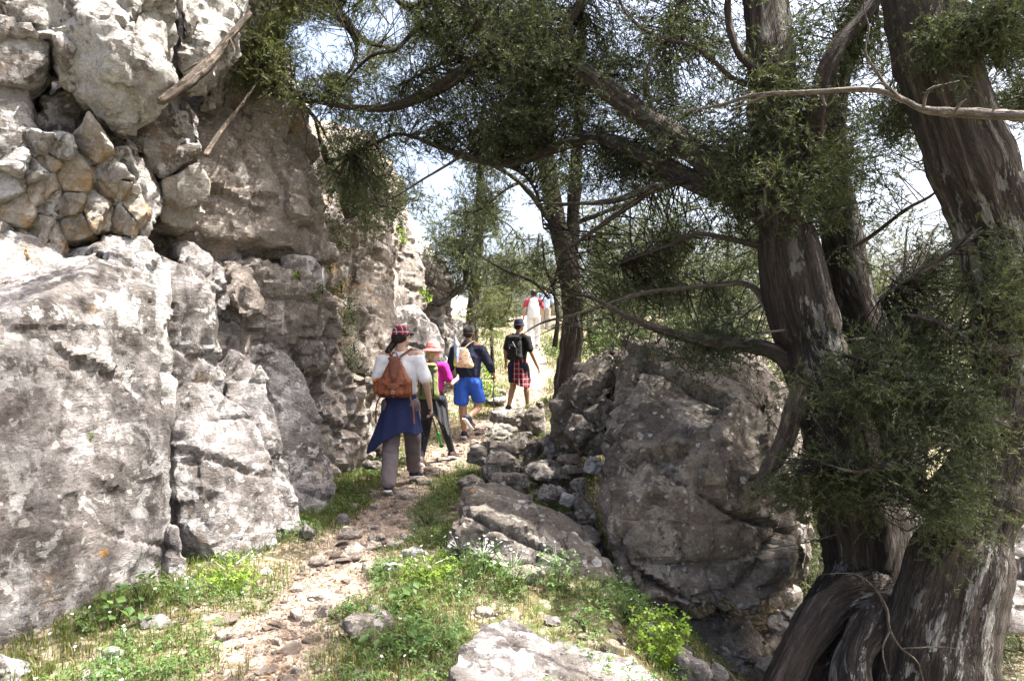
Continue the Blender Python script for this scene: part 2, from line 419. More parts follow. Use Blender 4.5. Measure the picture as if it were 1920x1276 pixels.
# tall clean face
block([(345, 165, 6.7), (425, 70, 7.1), (470, 95, 7.2), (552, 190, 7.3), (580, 215, 7.6), (603, 330, 7.8), (622, 480, 7.8), (556, 360, 7.05), (562, 500, 6.95), (430, 495, 6.7), (300, 465, 6.3), (310, 300, 6.45)], 11, 'limestone_warm', voxel=.032, a1=.055, c1=.05, s1=.8, a2=.032, tl=2.6)
# bulge under it and the ledges
block([(345, 470, 6.5), (420, 490, 6.75), (590, 500, 7.0), (625, 560, 7.3), (642, 610, 7.4), (640, 655, 7.5), (600, 700, 7.3), (480, 700, 6.7), (350, 660, 6.3)], 12, 'limestone_warm', voxel=.032, a1=.08, c1=.045, s1=.34, a2=.03)
block([(545, 480, 7.0), (600, 485, 7.1), (618, 540, 7.2), (560, 560, 6.9)], 13, 'limestone_white', (-.5, .7, 0), .03, a1=.03)
block([(335, 450, 6.0), (380, 465, 6.1), (425, 500, 6.3), (438, 570, 6.3), (400, 600, 6.1), (345, 590, 5.9)], 14, 'limestone', (-.6, .9, 0), .026, a1=.05, s1=.4)
block([(430, 505, 6.5), (470, 500, 6.6), (490, 560, 6.6), (480, 600, 6.5), (440, 570, 6.35)], 15, 'limestone_warm', (-.5, .7, 0), .028)
# wall foot beyond
block([(560, 640, 7.3), (640, 650, 7.7), (648, 780, 8.2), (700, 800, 8.9), (712, 850, 8.9), (640, 890, 8.3), (560, 930, 7.0)], 16, 'limestone_warm', voxel=.035, a1=.09, c1=.05, s1=.42, a2=.03)
block([(470, 650, 6.4), (535, 652, 6.6), (565, 690, 6.6), (597, 800, 6.6), (615, 890, 6.5), (628, 975, 6.3), (560, 1010, 5.9), (480, 900, 6.0), (455, 760, 6.1)], 17, 'limestone', voxel=.028, a0=.07, a1=.05, s1=.6, a2=.026)
block([(425, 675, 5.9), (462, 655, 5.95), (492, 680, 5.9), (512, 780, 5.8), (548, 900, 5.75), (568, 1010, 5.5), (500, 1060, 5.2), (430, 860, 5.5)], 18, 'limestone', voxel=.026, a1=.035, s1=.6, a2=.026)
block([(300, 480, 5.4), (350, 500, 5.5), (385, 540, 5.6), (405, 640, 5.6), (440, 760, 5.5), (330, 760, 5.0), (300, 620, 5.0)], 19, 'limestone', voxel=.026, a0=.07, a1=.035, s1=.6, a2=.026)
block([(318, 720, 4.95), (385, 715, 5.05), (480, 775, 5.4), (515, 880, 5.3), (528, 960, 5.2), (527, 1070, 5.1), (440, 1110, 4.75), (345, 1120, 4.6), (322, 1000, 4.75), (400, 830, 4.95)], 20, 'limestone', voxel=.023, a0=.08, a1=.045, c1=.03, s1=.75, a2=.022)
block([(318, 995, 4.6), (335, 985, 4.62), (355, 1060, 4.55), (360, 1110, 4.45), (318, 1110, 4.4)], 21, 'limestone', (-.3, .3, 0), .02, a1=.02)
# leaning front slab
block([(-260, 620, 3.3), (0, 560, 3.75), (130, 512, 4.25), (200, 470, 4.5), (266, 446, 4.75), (292, 500, 4.75), (300, 640, 4.72), (316, 780, 4.72), (322, 1100, 4.7), (210, 1190, 4.1), (0, 1290, 3.5), (-260, 1420, 2.9), (-260, 1000, 3.0)], 22, 'limestone', (-1.3, .8, 0), .02, a0=.06, a1=.028, c1=.012, s1=.85, a2=.02)
block([(268, 455, 4.9), (318, 500, 5.1), (330, 700, 4.95), (322, 820, 4.85), (285, 800, 4.8)], 23, 'limestone_white', (-.6, .7, 0), .024, a1=.03)
# upper overhangs
block([(95, -90, 5.1), (100, 60, 4.95), (98, 125, 4.95), (175, 195, 4.85), (215, 243, 5.1), (290, 212, 5.15), (322, 140, 5.2), (328, -90, 5.4), (200, 30, 4.75)], 24, 'limestone_white', (-.8, 1.6, .25), .026, a0=.07, a1=.07, s1=.55, a2=.024)
block([(332, -90, 5.5), (334, 145, 5.4), (365, 150, 5.6), (408, 100, 5.9), (455, 30, 6.2), (500, -90, 6.6)], 25, 'limestone_white', (-.5, 1.6, .25), .03, a1=.06, s1=.5, a2=.026)
block([(400, -110, 6.9), (500, -110, 7.1), (520, 20, 7.2), (500, 80, 7.2), (430, 60, 7.0)], 26, 'limestone_white', (-.8, 1.2, 0), .034)
block([(236, 258, 5.8), (300, 205, 5.8), (348, 172, 5.85), (372, 230, 5.9), (382, 300, 5.9), (310, 335, 5.8), (250, 300, 5.75)], 27, 'limestone', (-.7, 1.0, .1), .026, a1=.05, s1=.4)
block([(302, 335, 5.82), (382, 300, 5.92), (392, 345, 5.95), (388, 375, 5.95), (345, 392, 5.9), (306, 380, 5.85)], 28, 'limestone_cream', (-.6, .8, 0), .022, a1=.03, nchip=1)
block([(300, 385, 5.95), (380, 378, 6.1), (372, 410, 6.1), (355, 425, 6.05), (305, 415, 5.95)], 29, 'limestone_cream', (-.6, .8, 0), .022, a1=.03, s1=.4, nchip=1)
block([(-150, -80, 4.6), (60, -90, 4.8), (170, -60, 5.0), (172, 20, 4.9), (120, 50, 4.8), (40, 38, 4.7), (-150, 60, 4.4)], 30, 'limestone_white', (-.6, 1.2, .1), .026, a1=.07, s1=.4)
block([(-60, 30, 4.75), (40, 45, 4.85), (82, 60, 4.9), (96, 100, 4.9), (80, 140, 4.85), (45, 162, 4.8), (0, 150, 4.7), (-60, 150, 4.6)], 31, 'limestone', (-.6, .9, 0), .024, a0=.06, a1=.03)
block([(95, 55, 4.8), (120, 45, 4.8), (150, 60, 4.85), (152, 95, 4.85), (120, 118, 4.85), (98, 95, 4.8)], 32, 'limestone_white', (-.4, .8, 0), .022, a1=.02)
block([(75, 150, 5.1), (130, 135, 5.2), (180, 200, 5.5), (235, 272, 5.7), (298, 350, 5.85), (302, 400, 5.85), (255, 425, 5.7), (165, 300, 5.3), (62, 230, 5.05)], 33, 'limestone', (-.9, 1.0, 0), .025, a1=.05, s1=.5)
block([(150, 260, 5.2), (240, 240, 5.5), (305, 360, 5.65), (300, 400, 5.6), (270, 440, 5.5), (190, 400, 5.3), (140, 320, 5.1)], 34, 'limestone_white', (-.7, .8, 0), .024, a1=.06, s1=.35)
block([(-120, 100, 4.5), (0, 108, 4.75), (48, 160, 4.85), (68, 235, 4.9), (95, 290, 4.95), (60, 305, 4.85), (-120, 230, 4.5)], 35, 'limestone', (-.6, .9, 0), .025, a1=.05, s1=.5)
block([(-140, 395, 4.5), (0, 390, 4.8), (90, 440, 4.95), (138, 492, 4.95), (105, 530, 4.85), (0, 575, 4.5), (-140, 640, 4.2)], 36, 'limestone_white', (-.6, .9, 0), .025, a1=.05, s1=.45)
block([(130, 470, 4.9), (200, 440, 5.1), (280, 440, 5.3), (300, 480, 5.3), (200, 520, 4.9)], 37, 'limestone_white', (-.6, .9, 0), .028)
# cracked ochre stones under the overhang: angular pieces fitted against each other
def clip(poly, m, n):
    out = []
    for k in range(len(poly)):
        p, q = poly[k], poly[(k + 1) % len(poly)]; dp, dq = (p - m) @ n, (q - m) @ n
        if dp <= 0: out.append(p)
        if dp * dq < 0: out.append(p + (q - p) * dp / (dp - dq))
    return out
def fitted(x0, x1, y0, y1, nx, ny, dfun, mats, seed, inside, back, vox=.016, sx=1.0):
    rr = np.random.default_rng(seed); S = []
    for i in range(nx):
        for j in range(ny): S.append(((x0 + (i + .5 + rr.uniform(-.62, .62) + .5 * (j % 2)) * (x1 - x0) / nx), y0 + (j + .5 + rr.uniform(-.6, .6)) * (y1 - y0) / ny))
    S = np.array(S)
    for k, s in enumerate(S):
        if not inside(*s): continue
        poly = [np.array(q, float) for q in ((x0 - 60, y0 - 20), (x1 + 4, y0 - 20), (x1 + 4, y1 + 10), (x0 - 60, y1 + 10))]
        for t in S:
            dv = t - s
            if 0 < abs(dv).max() < 150: poly = clip(poly, (s + t) / 2, dv)
            if len(poly) < 3: break
        if len(poly) < 3: continue
        c = sum(poly) / len(poly); d = dfun(*c); tl = rr.uniform(-.11, .11, 2); pts = []; off = rr.uniform(-.02, .025)
        for q in poly:
            for f, dz in ((1.04, .05), (.955, -.01)):
                w_ = c + (q - c) * f; pts.append((w_[0], w_[1], d + off + dz + (q - c)[0] / 60 * tl[0] + (q - c)[1] / 40 * tl[1]))
        mt = mats[rr.integers(2)] if c[1] < 365 + 25 * rr.random() else mats[2 + rr.integers(len(mats) - 2)]
        block(pts, seed + k, mt, back, vox, nchip=1, a0=.012, a1=.022, c1=.010, s1=.22, a2=.012, tl=1.2)
fitted(-20, 350, 215, 475, 6, 8, lambda x, y: 4.74 + .0018 * max(x, 0) + .0004 * (y - 330), ['limestone_white', 'limestone_cream', 'limestone_cream', 'limestone_ochre', 'limestone_cream', 'limestone_cream', 'limestone_white'], 900,
       lambda x, y: y > 205 + max(0, x - 60) * .42 and y < 456 and x < 272 and not (x < 100 and 215 < y < 240), (-.2, .4, 0), .014)
# further cliffs
cliff2 = rock('cliff', [(560, 150, 10.2), (620, 170, 10.8), (700, 240, 12), (752, 360, 13), (760, 520, 13), (790, 640, 13), (800, 760, 12.6), (650, 860, 9.9), (600, 700, 9.6)], (-5, 5, 0), .09, 51, 'limestone_warm', kind='structure', a0=.15, a1=.16, c1=.10, s1=1.0, a2=.05)
def block2(pts, seed, mat='limestone_warm', back=(-1, 2, 0), voxel=.042, **kw):
    o = rock('rock_block', pts, back, voxel, seed, mat, cull=True, **kw); L0 = o.location.copy(); o.parent = cliff2; o.location = L0 - cliff2.location; return o
cliff_kw = dict(a0=.10, a1=.07, c1=.07, s1=.9, a2=.04, tl=1.6)
block2([(610, 330, 9.9), (690, 300, 10.6), (735, 400, 11.2), (722, 520, 10.6), (738, 600, 10.6), (740, 700, 10.2), (640, 720, 9.6), (612, 560, 9.6)], 52, **cliff_kw)
block2([(640, 690, 9.3), (705, 700, 9.8), (745, 760, 10.2), (725, 800, 9.8), (640, 830, 9.2)], 53, 'limestone_rubble', **cliff_kw)
block2([(728, 395, 12.4), (765, 400, 12.6), (772, 440, 12.6), (795, 500, 12.6), (800, 575, 12.6), (740, 600, 12)], 54, **cliff_kw)
block2([(735, 560, 11.8), (780, 560, 12), (815, 600, 12.2), (850, 680, 12.6), (850, 740, 12.4), (740, 760, 11.4)], 55, 'limestone', **cliff_kw)
block2([(700, 520, 11.4), (745, 500, 11.8), (748, 640, 11.4), (700, 660, 10.9)], 56, **cliff_kw)
block2([(830, 590, 13.8), (880, 600, 14.4), (905, 660, 14.6), (910, 720, 14.4), (830, 740, 13.2)], 57, 'limestone', **cliff_kw)
block2([(785, 470, 15), (830, 480, 15.5), (850, 520, 15.6), (855, 640, 15.4), (790, 660, 15)], 58, 'limestone_warm', **cliff_kw)
# far hill
hill = rock('hill', [(600, 400, 46), (700, 345, 48), (790, 345, 50), (850, 362, 50), (900, 440, 50), (960, 560, 50), (1000, 620, 50), (1000, 700, 48), (600, 760, 44)], (-40, 30, 0), .7, 70, 'limestone_hazed', kind='structure', a0=1.2, a1=.7, c1=.5, s1=6, a2=.5, tl=1.2)

# ---- right side
rock('boulder', [(1175, 655, 6.3), (1235, 655, 6.3), (1300, 662, 6.3), (1400, 685, 6.25), (1440, 705, 6.2), (1470, 745, 6.1), (1390, 740, 5.75), (1400, 900, 5.2), (1385, 1090, 4.95), (1455, 1145, 5.2), (1400, 1175, 5.0), (1478, 1010, 5.5), (1260, 1200, 4.8), (1175, 1140, 4.9), (1152, 1000, 5.0), (1112, 930, 5.4), (1125, 850, 5.7), (1155, 760, 6.0), (1200, 960, 4.85), (1300, 890, 4.9)],
     (.35, 1.1, .1), .024, 81, 'limestone_dark', label='huge dark lichen-spotted boulder standing between the rubble and the big tree', cat='boulder', a0=.10, a1=.085, c1=.10, s1=.72, a2=.024, tl=2.2)
rock('boulder', [(1425, 690, 6.4), (1480, 735, 6.4), (1518, 800, 6.4), (1526, 880, 6.35), (1518, 1020, 6.0), (1500, 1170, 5.8), (1440, 1190, 5.6), (1400, 1000, 5.45), (1405, 760, 6.0)],
     (.15, .9, .1), .026, 82, 'limestone_rubble', label='paler grey boulder face directly behind the broken bough stub', cat='boulder', a0=.06, a1=.06, c1=.07, s1=.5, tl=2)
rock('boulder', [(1055, 705, 7.2), (1110, 680, 7.2), (1140, 655, 7.3), (1158, 648, 7.2), (1155, 760, 6.7), (1128, 870, 6.3), (1060, 870, 6.7), (1030, 830, 7.0), (1035, 760, 7.2)],
     (.2, .9, 0), .026, 83, 'limestone_dark', label='cracked upright boulder at the left shoulder of the huge dark boulder', cat='boulder', a0=.05, a1=.07, c1=.09, s1=.36, tl=1.8)
rock('boulder', [(1162, 640, 7.0), (1195, 635, 7.1), (1198, 700, 6.8), (1180, 760, 6.5), (1158, 800, 6.4), (1155, 700, 6.8)],
     (.2, .7, 0), .024, 84, 'limestone_rubble', label='narrow split block wedged on top between two big boulders', cat='boulder', a0=.03, a1=.05, c1=.04, s1=.3)
rock('boulder', [(828, 1010, 4.98), (845, 965, 5.1), (872, 912, 5.45), (935, 910, 5.9), (1060, 962, 5.7), (1128, 1012, 5.4), (1118, 1080, 5.0), (1040, 1110, 4.55), (960, 1110, 4.6), (832, 1060, 4.92), (880, 962, 4.95), (960, 985, 4.66), (1045, 1020, 4.60), (1085, 1050, 4.6)],
     (.15, .35, -.35), .019, 85, 'limestone_rubble', label='wedge-shaped boulder with sunlit flat top beside the path', cat='boulder', nchip=2, a0=.05, a1=.05, c1=.05, s1=.5, a2=.022)
rock('boulder', [(1065, 1000, 4.75), (1110, 1040, 4.7), (1148, 1085, 4.65), (1160, 1140, 4.6), (1120, 1180, 4.5), (1050, 1150, 4.45), (1040, 1060, 4.6)],
     (.1, .4, -.1), .02, 86, 'limestone_rubble', label='rough boulder on the lower right corner of the wedge boulder', cat='boulder', a0=.05, a1=.05, s1=.4)
rock('boulder', [(1840, 960, 6.4), (1900, 930, 6.4), (1990, 940, 6.4), (2050, 1100, 6.2), (1990, 1200, 6.0), (1850, 1190, 6.0), (1825, 1060, 6.2)],
     (.2, .8, 0), .035, 88, 'limestone', label='purple-grey rock showing right of the massive trunk', cat='boulder', a0=.08, a1=.1, s1=.5)
rock('boulder', [(800, 1320, 2.75), (860, 1215, 3.15), (902, 1166, 3.45), (965, 1172, 3.6), (1110, 1208, 3.55), (1200, 1240, 3.45), (1290, 1300, 3.2), (1290, 1420, 2.9), (960, 1230, 3.15), (820, 1420, 2.6)],
     (.1, .4, -.5), .015, 87, 'limestone', label='pale flat-topped boulder cut by the bottom edge', cat='boulder', a0=.05, a1=.04, c1=.02, s1=.55, a2=.016)

def stone_pts(c, r, seed, n=16):
    rr = np.random.default_rng(seed); u = rr.normal(size=(n, 3)); u /= np.linalg.norm(u, axis=1)[:, None]
    u = np.sign(u) * np.abs(u) ** .75
    u *= rr.uniform(.85, 1.05, (n, 1)); 
    Q = np.array(Matrix.Rotation(rr.uniform(-.4, .4), 3, 'Y'))
    return [Vector(c) + Vector(x * np.array(r)) for x in u @ Q.T]
def stone(px, py, rx, ry, d, seed, mat, label=None, cat='stone', group=None, depth=1.0, voxel=None, **kw):
    c = P(px, py, d); r = (rx / F * d * 1.08, depth * (rx + ry) / 2 / F * d, ry / F * d * 1.12)
    s = max(r); voxel = (voxel or max(.012, s * .07)) * 1.12
    V, polys = shape_rock(chip(stone_pts(c, r, seed), 5, seed, .05, .16), voxel, seed, a0=s * .05, a1=s * .12, c1=s * .05, s1=s * 1.1, a2=max(.004, s * .04), crack=.06)
    me = mesh_np('stone', V, polys); me.set_sharp_from_angle(angle=R(27)); o = link('stone', me, M[mat]); recenter(o)
    return tag(o, label, cat, group)

RUB = [
 (917, 850, 50, 24, 7.8, 'limestone_rubble', 'broad brown block at the left end of the rubble wall'),
 (940, 878, 38, 33, 7.2, 'limestone_rubble', 'stepped grey block in front of the broad brown block'),
 (1020, 890, 44, 25, 6.9, 'limestone_rubble', 'angular block with sunlit upper edge in the middle of the rubble'),
 (958, 912, 44, 24, 6.6, 'limestone_dark', 'speckled stone just behind the wedge boulder top'),
 (975, 838, 40, 22, 8.3, 'limestone_rubble', 'flat rough stone above the stepped grey block'),
 (942, 812, 32, 20, 8.8, 'limestone_rubble', 'rounded block near the feet of the man in blue shorts'),
 (972, 788, 26, 24, 9.2, 'limestone_rubble', 'pale square block at the top left of the rubble wall'),
 (1004, 790, 17, 38, 9.0, 'limestone_dark', 'tall mottled black and white stone crowning the rubble'),
 (940, 780, 26, 16, 9.6, 'limestone', 'light stone low behind the top of the rubble, near the walking pole'),
 (1005, 845, 24, 30, 8.0, 'limestone_dark', 'dark tilted stone leaning in the rubble hollow'),
 (1031, 838, 13, 32, 7.4, 'limestone_white', 'slim upright stone peppered with white lichen'),
 (1072, 828, 26, 38, 7.2, 'limestone_dark', 'dark upright slab against the cracked boulder'),
 (1045, 790, 24, 42, 7.9, 'limestone_dark', 'tall brown slab left of the cracked boulder'),
 (1070, 862, 24, 10, 6.9, 'path_stone', 'small tan slab under the dark upright slab'),
 (1072, 888, 32, 17, 6.6, 'limestone_dark', 'dark slanting stone right of the angular block'),
 (1112, 870, 20, 19, 6.3, 'limestone_white', 'white lichen-crusted stone lodged against the huge boulder'),
 (1085, 912, 19, 19, 6.4, 'limestone_rubble', 'small brown stone below the slanting one'),
 (1038, 925, 36, 14, 6.2, 'limestone_rubble', 'flat stone with pale top behind the wedge boulder ridge'),
 (1062, 938, 16, 15, 5.95, 'limestone_white', 'small chalk-white stone sitting on the wedge boulder ridge'),
 (1095, 965, 32, 38, 6.0, 'limestone_rubble', 'grey pitted stone at the right end of the wedge boulder'),
 (880, 912, 28, 20, 6.9, 'limestone_rubble', 'smooth rounded stone at the left foot of the rubble'),
 (1115, 1028, 18, 15, 5.4, 'limestone', 'bluish stone deep in the dark gap'),
 (1140, 1085, 20, 24, 5.2, 'limestone_dark', 'dark stone at the bottom of the gap beside the huge boulder'),
 (1068, 1150, 38, 44, 4.35, 'limestone', 'tilted stone with white crest below the wedge boulder'),
 (1118, 1146, 36, 32, 4.45, 'limestone_rubble', 'pale rounded stone right of the white-crested stone'),
 (1172, 1212, 34, 36, 4.0, 'limestone_rubble', 'pointed pale stone above the bottom edge'),
 (1215, 1190, 44, 20, 4.3, 'limestone', 'low flat stone under the overhang of the huge boulder'),
 (1296, 1252, 38, 38, 3.8, 'limestone', 'rough stone with white speckles cut by the bottom edge'),
 (1345, 1262, 22, 18, 3.9, 'limestone', 'little stone right of the speckled one at the bottom edge'),
 (1350, 1222, 105, 52, 5.25, 'limestone_rubble', 'squared block lying under the huge dark boulder'),
 (1478, 1170, 42, 32, 5.6, 'limestone_white', 'bright topped stone beyond the root of the big tree'),
 (1440, 1215, 40, 40, 5.5, 'limestone_dark', 'dark block between the squared block and the tree root'),
 (1450, 1262, 34, 26, 4.6, 'limestone_rubble', 'small block beside the curling tree root'),
 (670, 740, 34, 42, 9.2, 'limestone_dark', 'dark stone with white lichen blots at the cliff foot'),
 (702, 700, 20, 16, 9.9, 'limestone_rubble', 'small angular stone tucked behind the first walker'),
 (612, 842, 34, 16, 8.4, 'limestone_dark', 'low dark ledge stone jutting from the cliff foot'),
 (668, 832, 26, 10, 8.8, 'limestone', 'flat grey slab on the grass left of the first walker'),
 (705, 872, 28, 8, 7.6, 'limestone_rubble', 'flat slab half sunk in grass behind the first walker'),
 (15, 1255, 50, 26, 3.3, 'limestone_white', 'bright cobble in the lower left corner'),
 (12, 1195, 16, 26, 3.6, 'limestone', 'small upright stone at the foot of the front slab by the left edge'),
 (925, 1075, 42, 18, 4.45, 'path_stone', None),
]
RUB = RUB[:-1]
for k, (px, py, rx, ry, d, mt, lb) in enumerate(RUB):
    stone(px, py, rx, ry, d, 200 + k, mt, lb, 'stone', 'stones of the rubble and the rocky banks')

# loose stones on the path
PST = [
 (1020 + 0, 0, 0, 0, ''),
]
LOOSE = [ # px, py, rx, ry, mat, label
 (661, 1040, 20, 17, 'path_stone', 'cube-like cream stone standing in the middle of the path'),
 (598, 1052, 22, 10, 'path_stone', 'wedge of tan stone left of the cube-like stone'),
 (688, 1068, 12, 11, 'path_stone', 'reddish pointed stone just right of the cube-like stone'),
 (577, 1002, 15, 15, 'limestone', 'grey triangular stone against the foot of the cliff'),
 (655, 1005, 24, 10, 'path_stone', 'broad flat pale stone embedded above the cube-like stone'),
 (703, 1010, 16, 8, 'path_stone', 'rounded tan cobble at the left of the path bend'),
 (702, 1026, 14, 7, 'path_stone', 'smaller cobble below the rounded tan one'),
 (737, 1022, 20, 8, 'path_stone', 'long low stone at the right edge of the path'),
 (640, 975, 14, 10, 'limestone', 'light stone in the grass left of the path'),
 (658, 951, 18, 6, 'limestone', 'flat light slab in the grass below the first walker'),
 (705, 952, 12, 7, 'path_stone', 'small slab left of the path under the first walker'),
 (700, 990, 13, 6, 'path_stone', 'flat cobble in the narrow part of the path'),
 (762, 932, 26, 5, 'path_stone', 'thin stone step just below the front shoe'),
 (798, 905, 16, 6, 'path_stone', 'tan slab beside the front shoe'),
 (808, 886, 17, 7, 'path_stone', 'pale tan slab ahead of the first walker'),
 (828, 884, 10, 5, 'path_stone', 'small bright chip right of the pale tan slab'),
 (602, 1145, 18, 14, 'path_stone', 'grey-pink stone at the left border of the lower path'),
 (553, 1155, 15, 14, 'path_stone', 'blunt stone paired with the grey-pink one'),
 (578, 1168, 14, 12, 'path_stone', 'egg-like stone under the blunt one'),
 (521, 1205, 9, 9, 'path_stone', 'round pebble alone on the lower path'),
 (547, 1210, 13, 8, 'path_stone', 'pinkish flat pebble near the bottom path'),
 (556, 1262, 14, 9, 'path_stone', 'brown stone at the bottom of the path'),
 (485, 1225, 10, 8, 'path_stone', 'pale chip left on the bottom path'),
 (418, 1195, 15, 13, 'path_stone', 'orange-tinted triangular stone in the left grass'),
 (292, 1172, 26, 12, 'limestone', 'grey stone half hidden in the left grass'),
 (215, 1226, 22, 13, 'limestone_white', 'white stone in the lower left grass'),
 (175, 1272, 28, 10, 'path_stone', 'flat stone at the bottom left edge'),
 (690, 1180, 48, 22, 'limestone_rubble', 'large grey stone sunk among weeds right of the path'),
 (776, 1036, 26, 9, 'limestone_white', 'white slab lit by the sun near the wedge boulder'),
 (735, 1066, 22, 9, 'limestone_white', 'bright slab in the sunlit patch'),
 (700, 1145, 14, 8, 'limestone_white', 'small white stone peeping from the sunlit weeds'),
 (990, 1078, 32, 15, 'path_stone', 'pale leaning flake at the foot of the wedge boulder'),
 (905, 1150, 20, 10, 'path_stone', 'low flat stone in dry grass above the bottom boulder'),
 (1035, 1168, 16, 9, 'limestone', 'small rounded stone left of the white-crested stone'),
 (832, 1230, 16, 8, 'path_stone', 'tan flake beside the bottom boulder'),
 (680, 1270, 28, 11, 'limestone', 'grey stone cut by the bottom edge'),
 (560, 1105, 18, 8, 'path_stone', 'sunken slab in the bright part of the path'),
 (600, 1120, 24, 9, 'path_stone', 'worn slab below the bright part of the path'),
 (500, 1075, 12, 9, 'limestone_white', 'bleached stone on the left of the bright part'),
 (765, 1010, 14, 7, 'path_stone', 'cobble in the grass left of the wedge boulder'),
 (890, 830, 14, 7, 'path_stone', 'stone beside the shoe of the man in blue shorts'),
 (905, 745, 20, 8, 'limestone', 'low stone behind the raised shoe'),
 (930, 752, 22, 9, 'limestone', 'pale slab at the walking pole tip'),
 (935, 742, 14, 9, 'limestone_rubble', 'brownish stone beyond the walking pole'),
]
def on_ground(px, py):
    """the ground point seen at a pixel"""
    d = 2.2
    while d < 40:
        p = P(px, py, d)
        if p.z < gz1(p.x, p.y): return p
        d += .05
    return P(px, py, 20)
for k, (px, py, rx, ry, mt, lb) in enumerate(LOOSE):
    if mt == 'path_stone': mt = 'loose_stone'
    g = on_ground(px, py + ry * .8); d = g.y
    stone(px, py - ry * .25, rx * 1.15, ry * 1.25, d + .02, 300 + k, mt, lb, 'stone', 'loose stones along the path', voxel=max(.008, rx / F * d * .14))

# smaller stones bedded in the path: parts of the ground
def small_meshes(n=10):
    out = []
    for k in range(n):
        bm = bmesh.new()
        for p in stone_pts((0, 0, 0), (1, .8, .5), 500 + k, 13): bm.verts.new(p)
        bmesh.ops.convex_hull(bm, input=list(bm.verts))
        for v in [v for v in bm.verts if not v.link_faces]: bm.verts.remove(v)
        me = bpy.data.meshes.new('stone_chip'); bm.to_mesh(me); bm.free(); me.materials.append(M['loose_stone' if k % 4 == 0 else 'path_stone']); out.append(me)
    return out
SM = small_meshes()
rr = np.random.default_rng(5); cnt = 0
while cnt < 290:
    y = 3.2 + 10 * rr.random() ** 1.4; i = np.interp(y, PATH[:, 1], PATH[:, 0]); x = i + rr.normal() * (.22 if rr.random() < .8 else .55)
    if x > 0.1 and y < 9: continue
    s = rr.uniform(.016, .045) * (1 + .9 * (rr.random() < .15)) * (.8 + y * .04)
    o = link('stone_chip', SM[cnt % 10], None, GROUND, (x, y, gz1(x, y) + s * .22))
    o.rotation_euler = (rr.uniform(-.25, .25), rr.uniform(-.25, .25), rr.uniform(0, 6.3)); o.scale = (s * rr.uniform(.8, 1.3), s * rr.uniform(.8, 1.2), s * rr.uniform(.6, 1.1))
    cnt += 1
RM = []
for k in range(8):
    me = SM[k].copy(); me.name = 'rubble_chip'; me.materials.clear(); me.materials.append(M[('limestone_rubble', 'limestone_dark', 'limestone')[k % 3]]); RM.append(me)
for k in range(120):
    if k < 70: x, y = rr.uniform(-.35, 1.25), rr.uniform(5.9, 9.6); s = rr.uniform(.05, .13)
    elif k < 100: x, y = rr.uniform(.3, 1.6), rr.uniform(3.6, 5.2); s = rr.uniform(.03, .08)
    else: x, y = rr.uniform(1.2, 3.6), rr.uniform(4.6, 6.5); s = rr.uniform(.05, .14)
    if abs(x - np.interp(y, PATH[:, 1], PATH[:, 0])) < .45: continue
    o = link('rubble_chip', RM[k % 8], None, GROUND, (x, y, gz1(x, y) + s * .2)); o.rotation_euler = (rr.uniform(-.6, .6), rr.uniform(-.6, .6), rr.uniform(0, 6.3)); o.scale = (s * rr.uniform(.8, 1.3), s, s * rr.uniform(.7, 1.3))
def gravel():
    n = 11000; rr = np.random.default_rng(9)
    y = 2.8 + 11 * rr.random(n) ** 1.3; x = np.interp(y, PATH[:, 1], PATH[:, 0]) + rr.normal(size=n) * .28
    s = rr.uniform(.004, .013, n) * (.8 + y * .06); z = gz(x, y)
    base = np.array([(1, 0, 0), (0, 1, 0), (-1, 0, 0), (0, -1, 0), (0, 0, .7), (0, 0, -.5)])
    fc = np.array([(0, 1, 4), (1, 2, 4), (2, 3, 4), (3, 0, 4)])
    V = base[None] * s[:, None, None] * rr.uniform(.6, 1.4, (n, 6, 3))
    a = rr.random(n) * 6.3; c, s_ = np.cos(a)[:, None], np.sin(a)[:, None]
    V = np.stack([V[..., 0] * c - V[..., 1] * s_, V[..., 0] * s_ + V[..., 1] * c, V[..., 2]], -1) + np.stack([x, y, z + s * .2], 1)[:, None]
    Fc = (fc[None] + (np.arange(n) * 6)[:, None, None]).reshape(-1, 3)
    tag(link('gravel', mesh_np('gravel', V.reshape(-1, 3), Fc, False), M['path_stone']), kind='stuff')
gravel()

# ================================================================ trees
def catmull(pts, rad, step):
    p = np.array([list(q) for q in pts], float); r = np.array(rad, float)
    n = len(p)
    if n == 2:
        k = max(2, int(np.linalg.norm(p[1] - p[0]) / step)); t = np.linspace(0, 1, k + 1)[:, None]
        return p[0] + (p[1] - p[0]) * t, r[0] + (r[1] - r[0]) * t[:, 0]
    pe = np.vstack([2 * p[0] - p[1], p, 2 * p[-1] - p[-2]]); P_, R_ = [], []
    for i in range(n - 1):
        a, b, c, d = pe[i:i + 4]; k = max(1, int(math.ceil(np.linalg.norm(c - b) / step)))
        t = (np.arange(k) / k)[:, None]
        P_.append(.5 * (2 * b + (c - a) * t + (2 * a - 5 * b + 4 * c - d) * t ** 2 + (3 * b - a - 3 * c + d) * t ** 3)); R_.append(r[i] + (r[i + 1] - r[i]) * t[:, 0])
    return np.vstack(P_ + [p[-1:]]), np.concatenate(R_ + [r[-1:]])

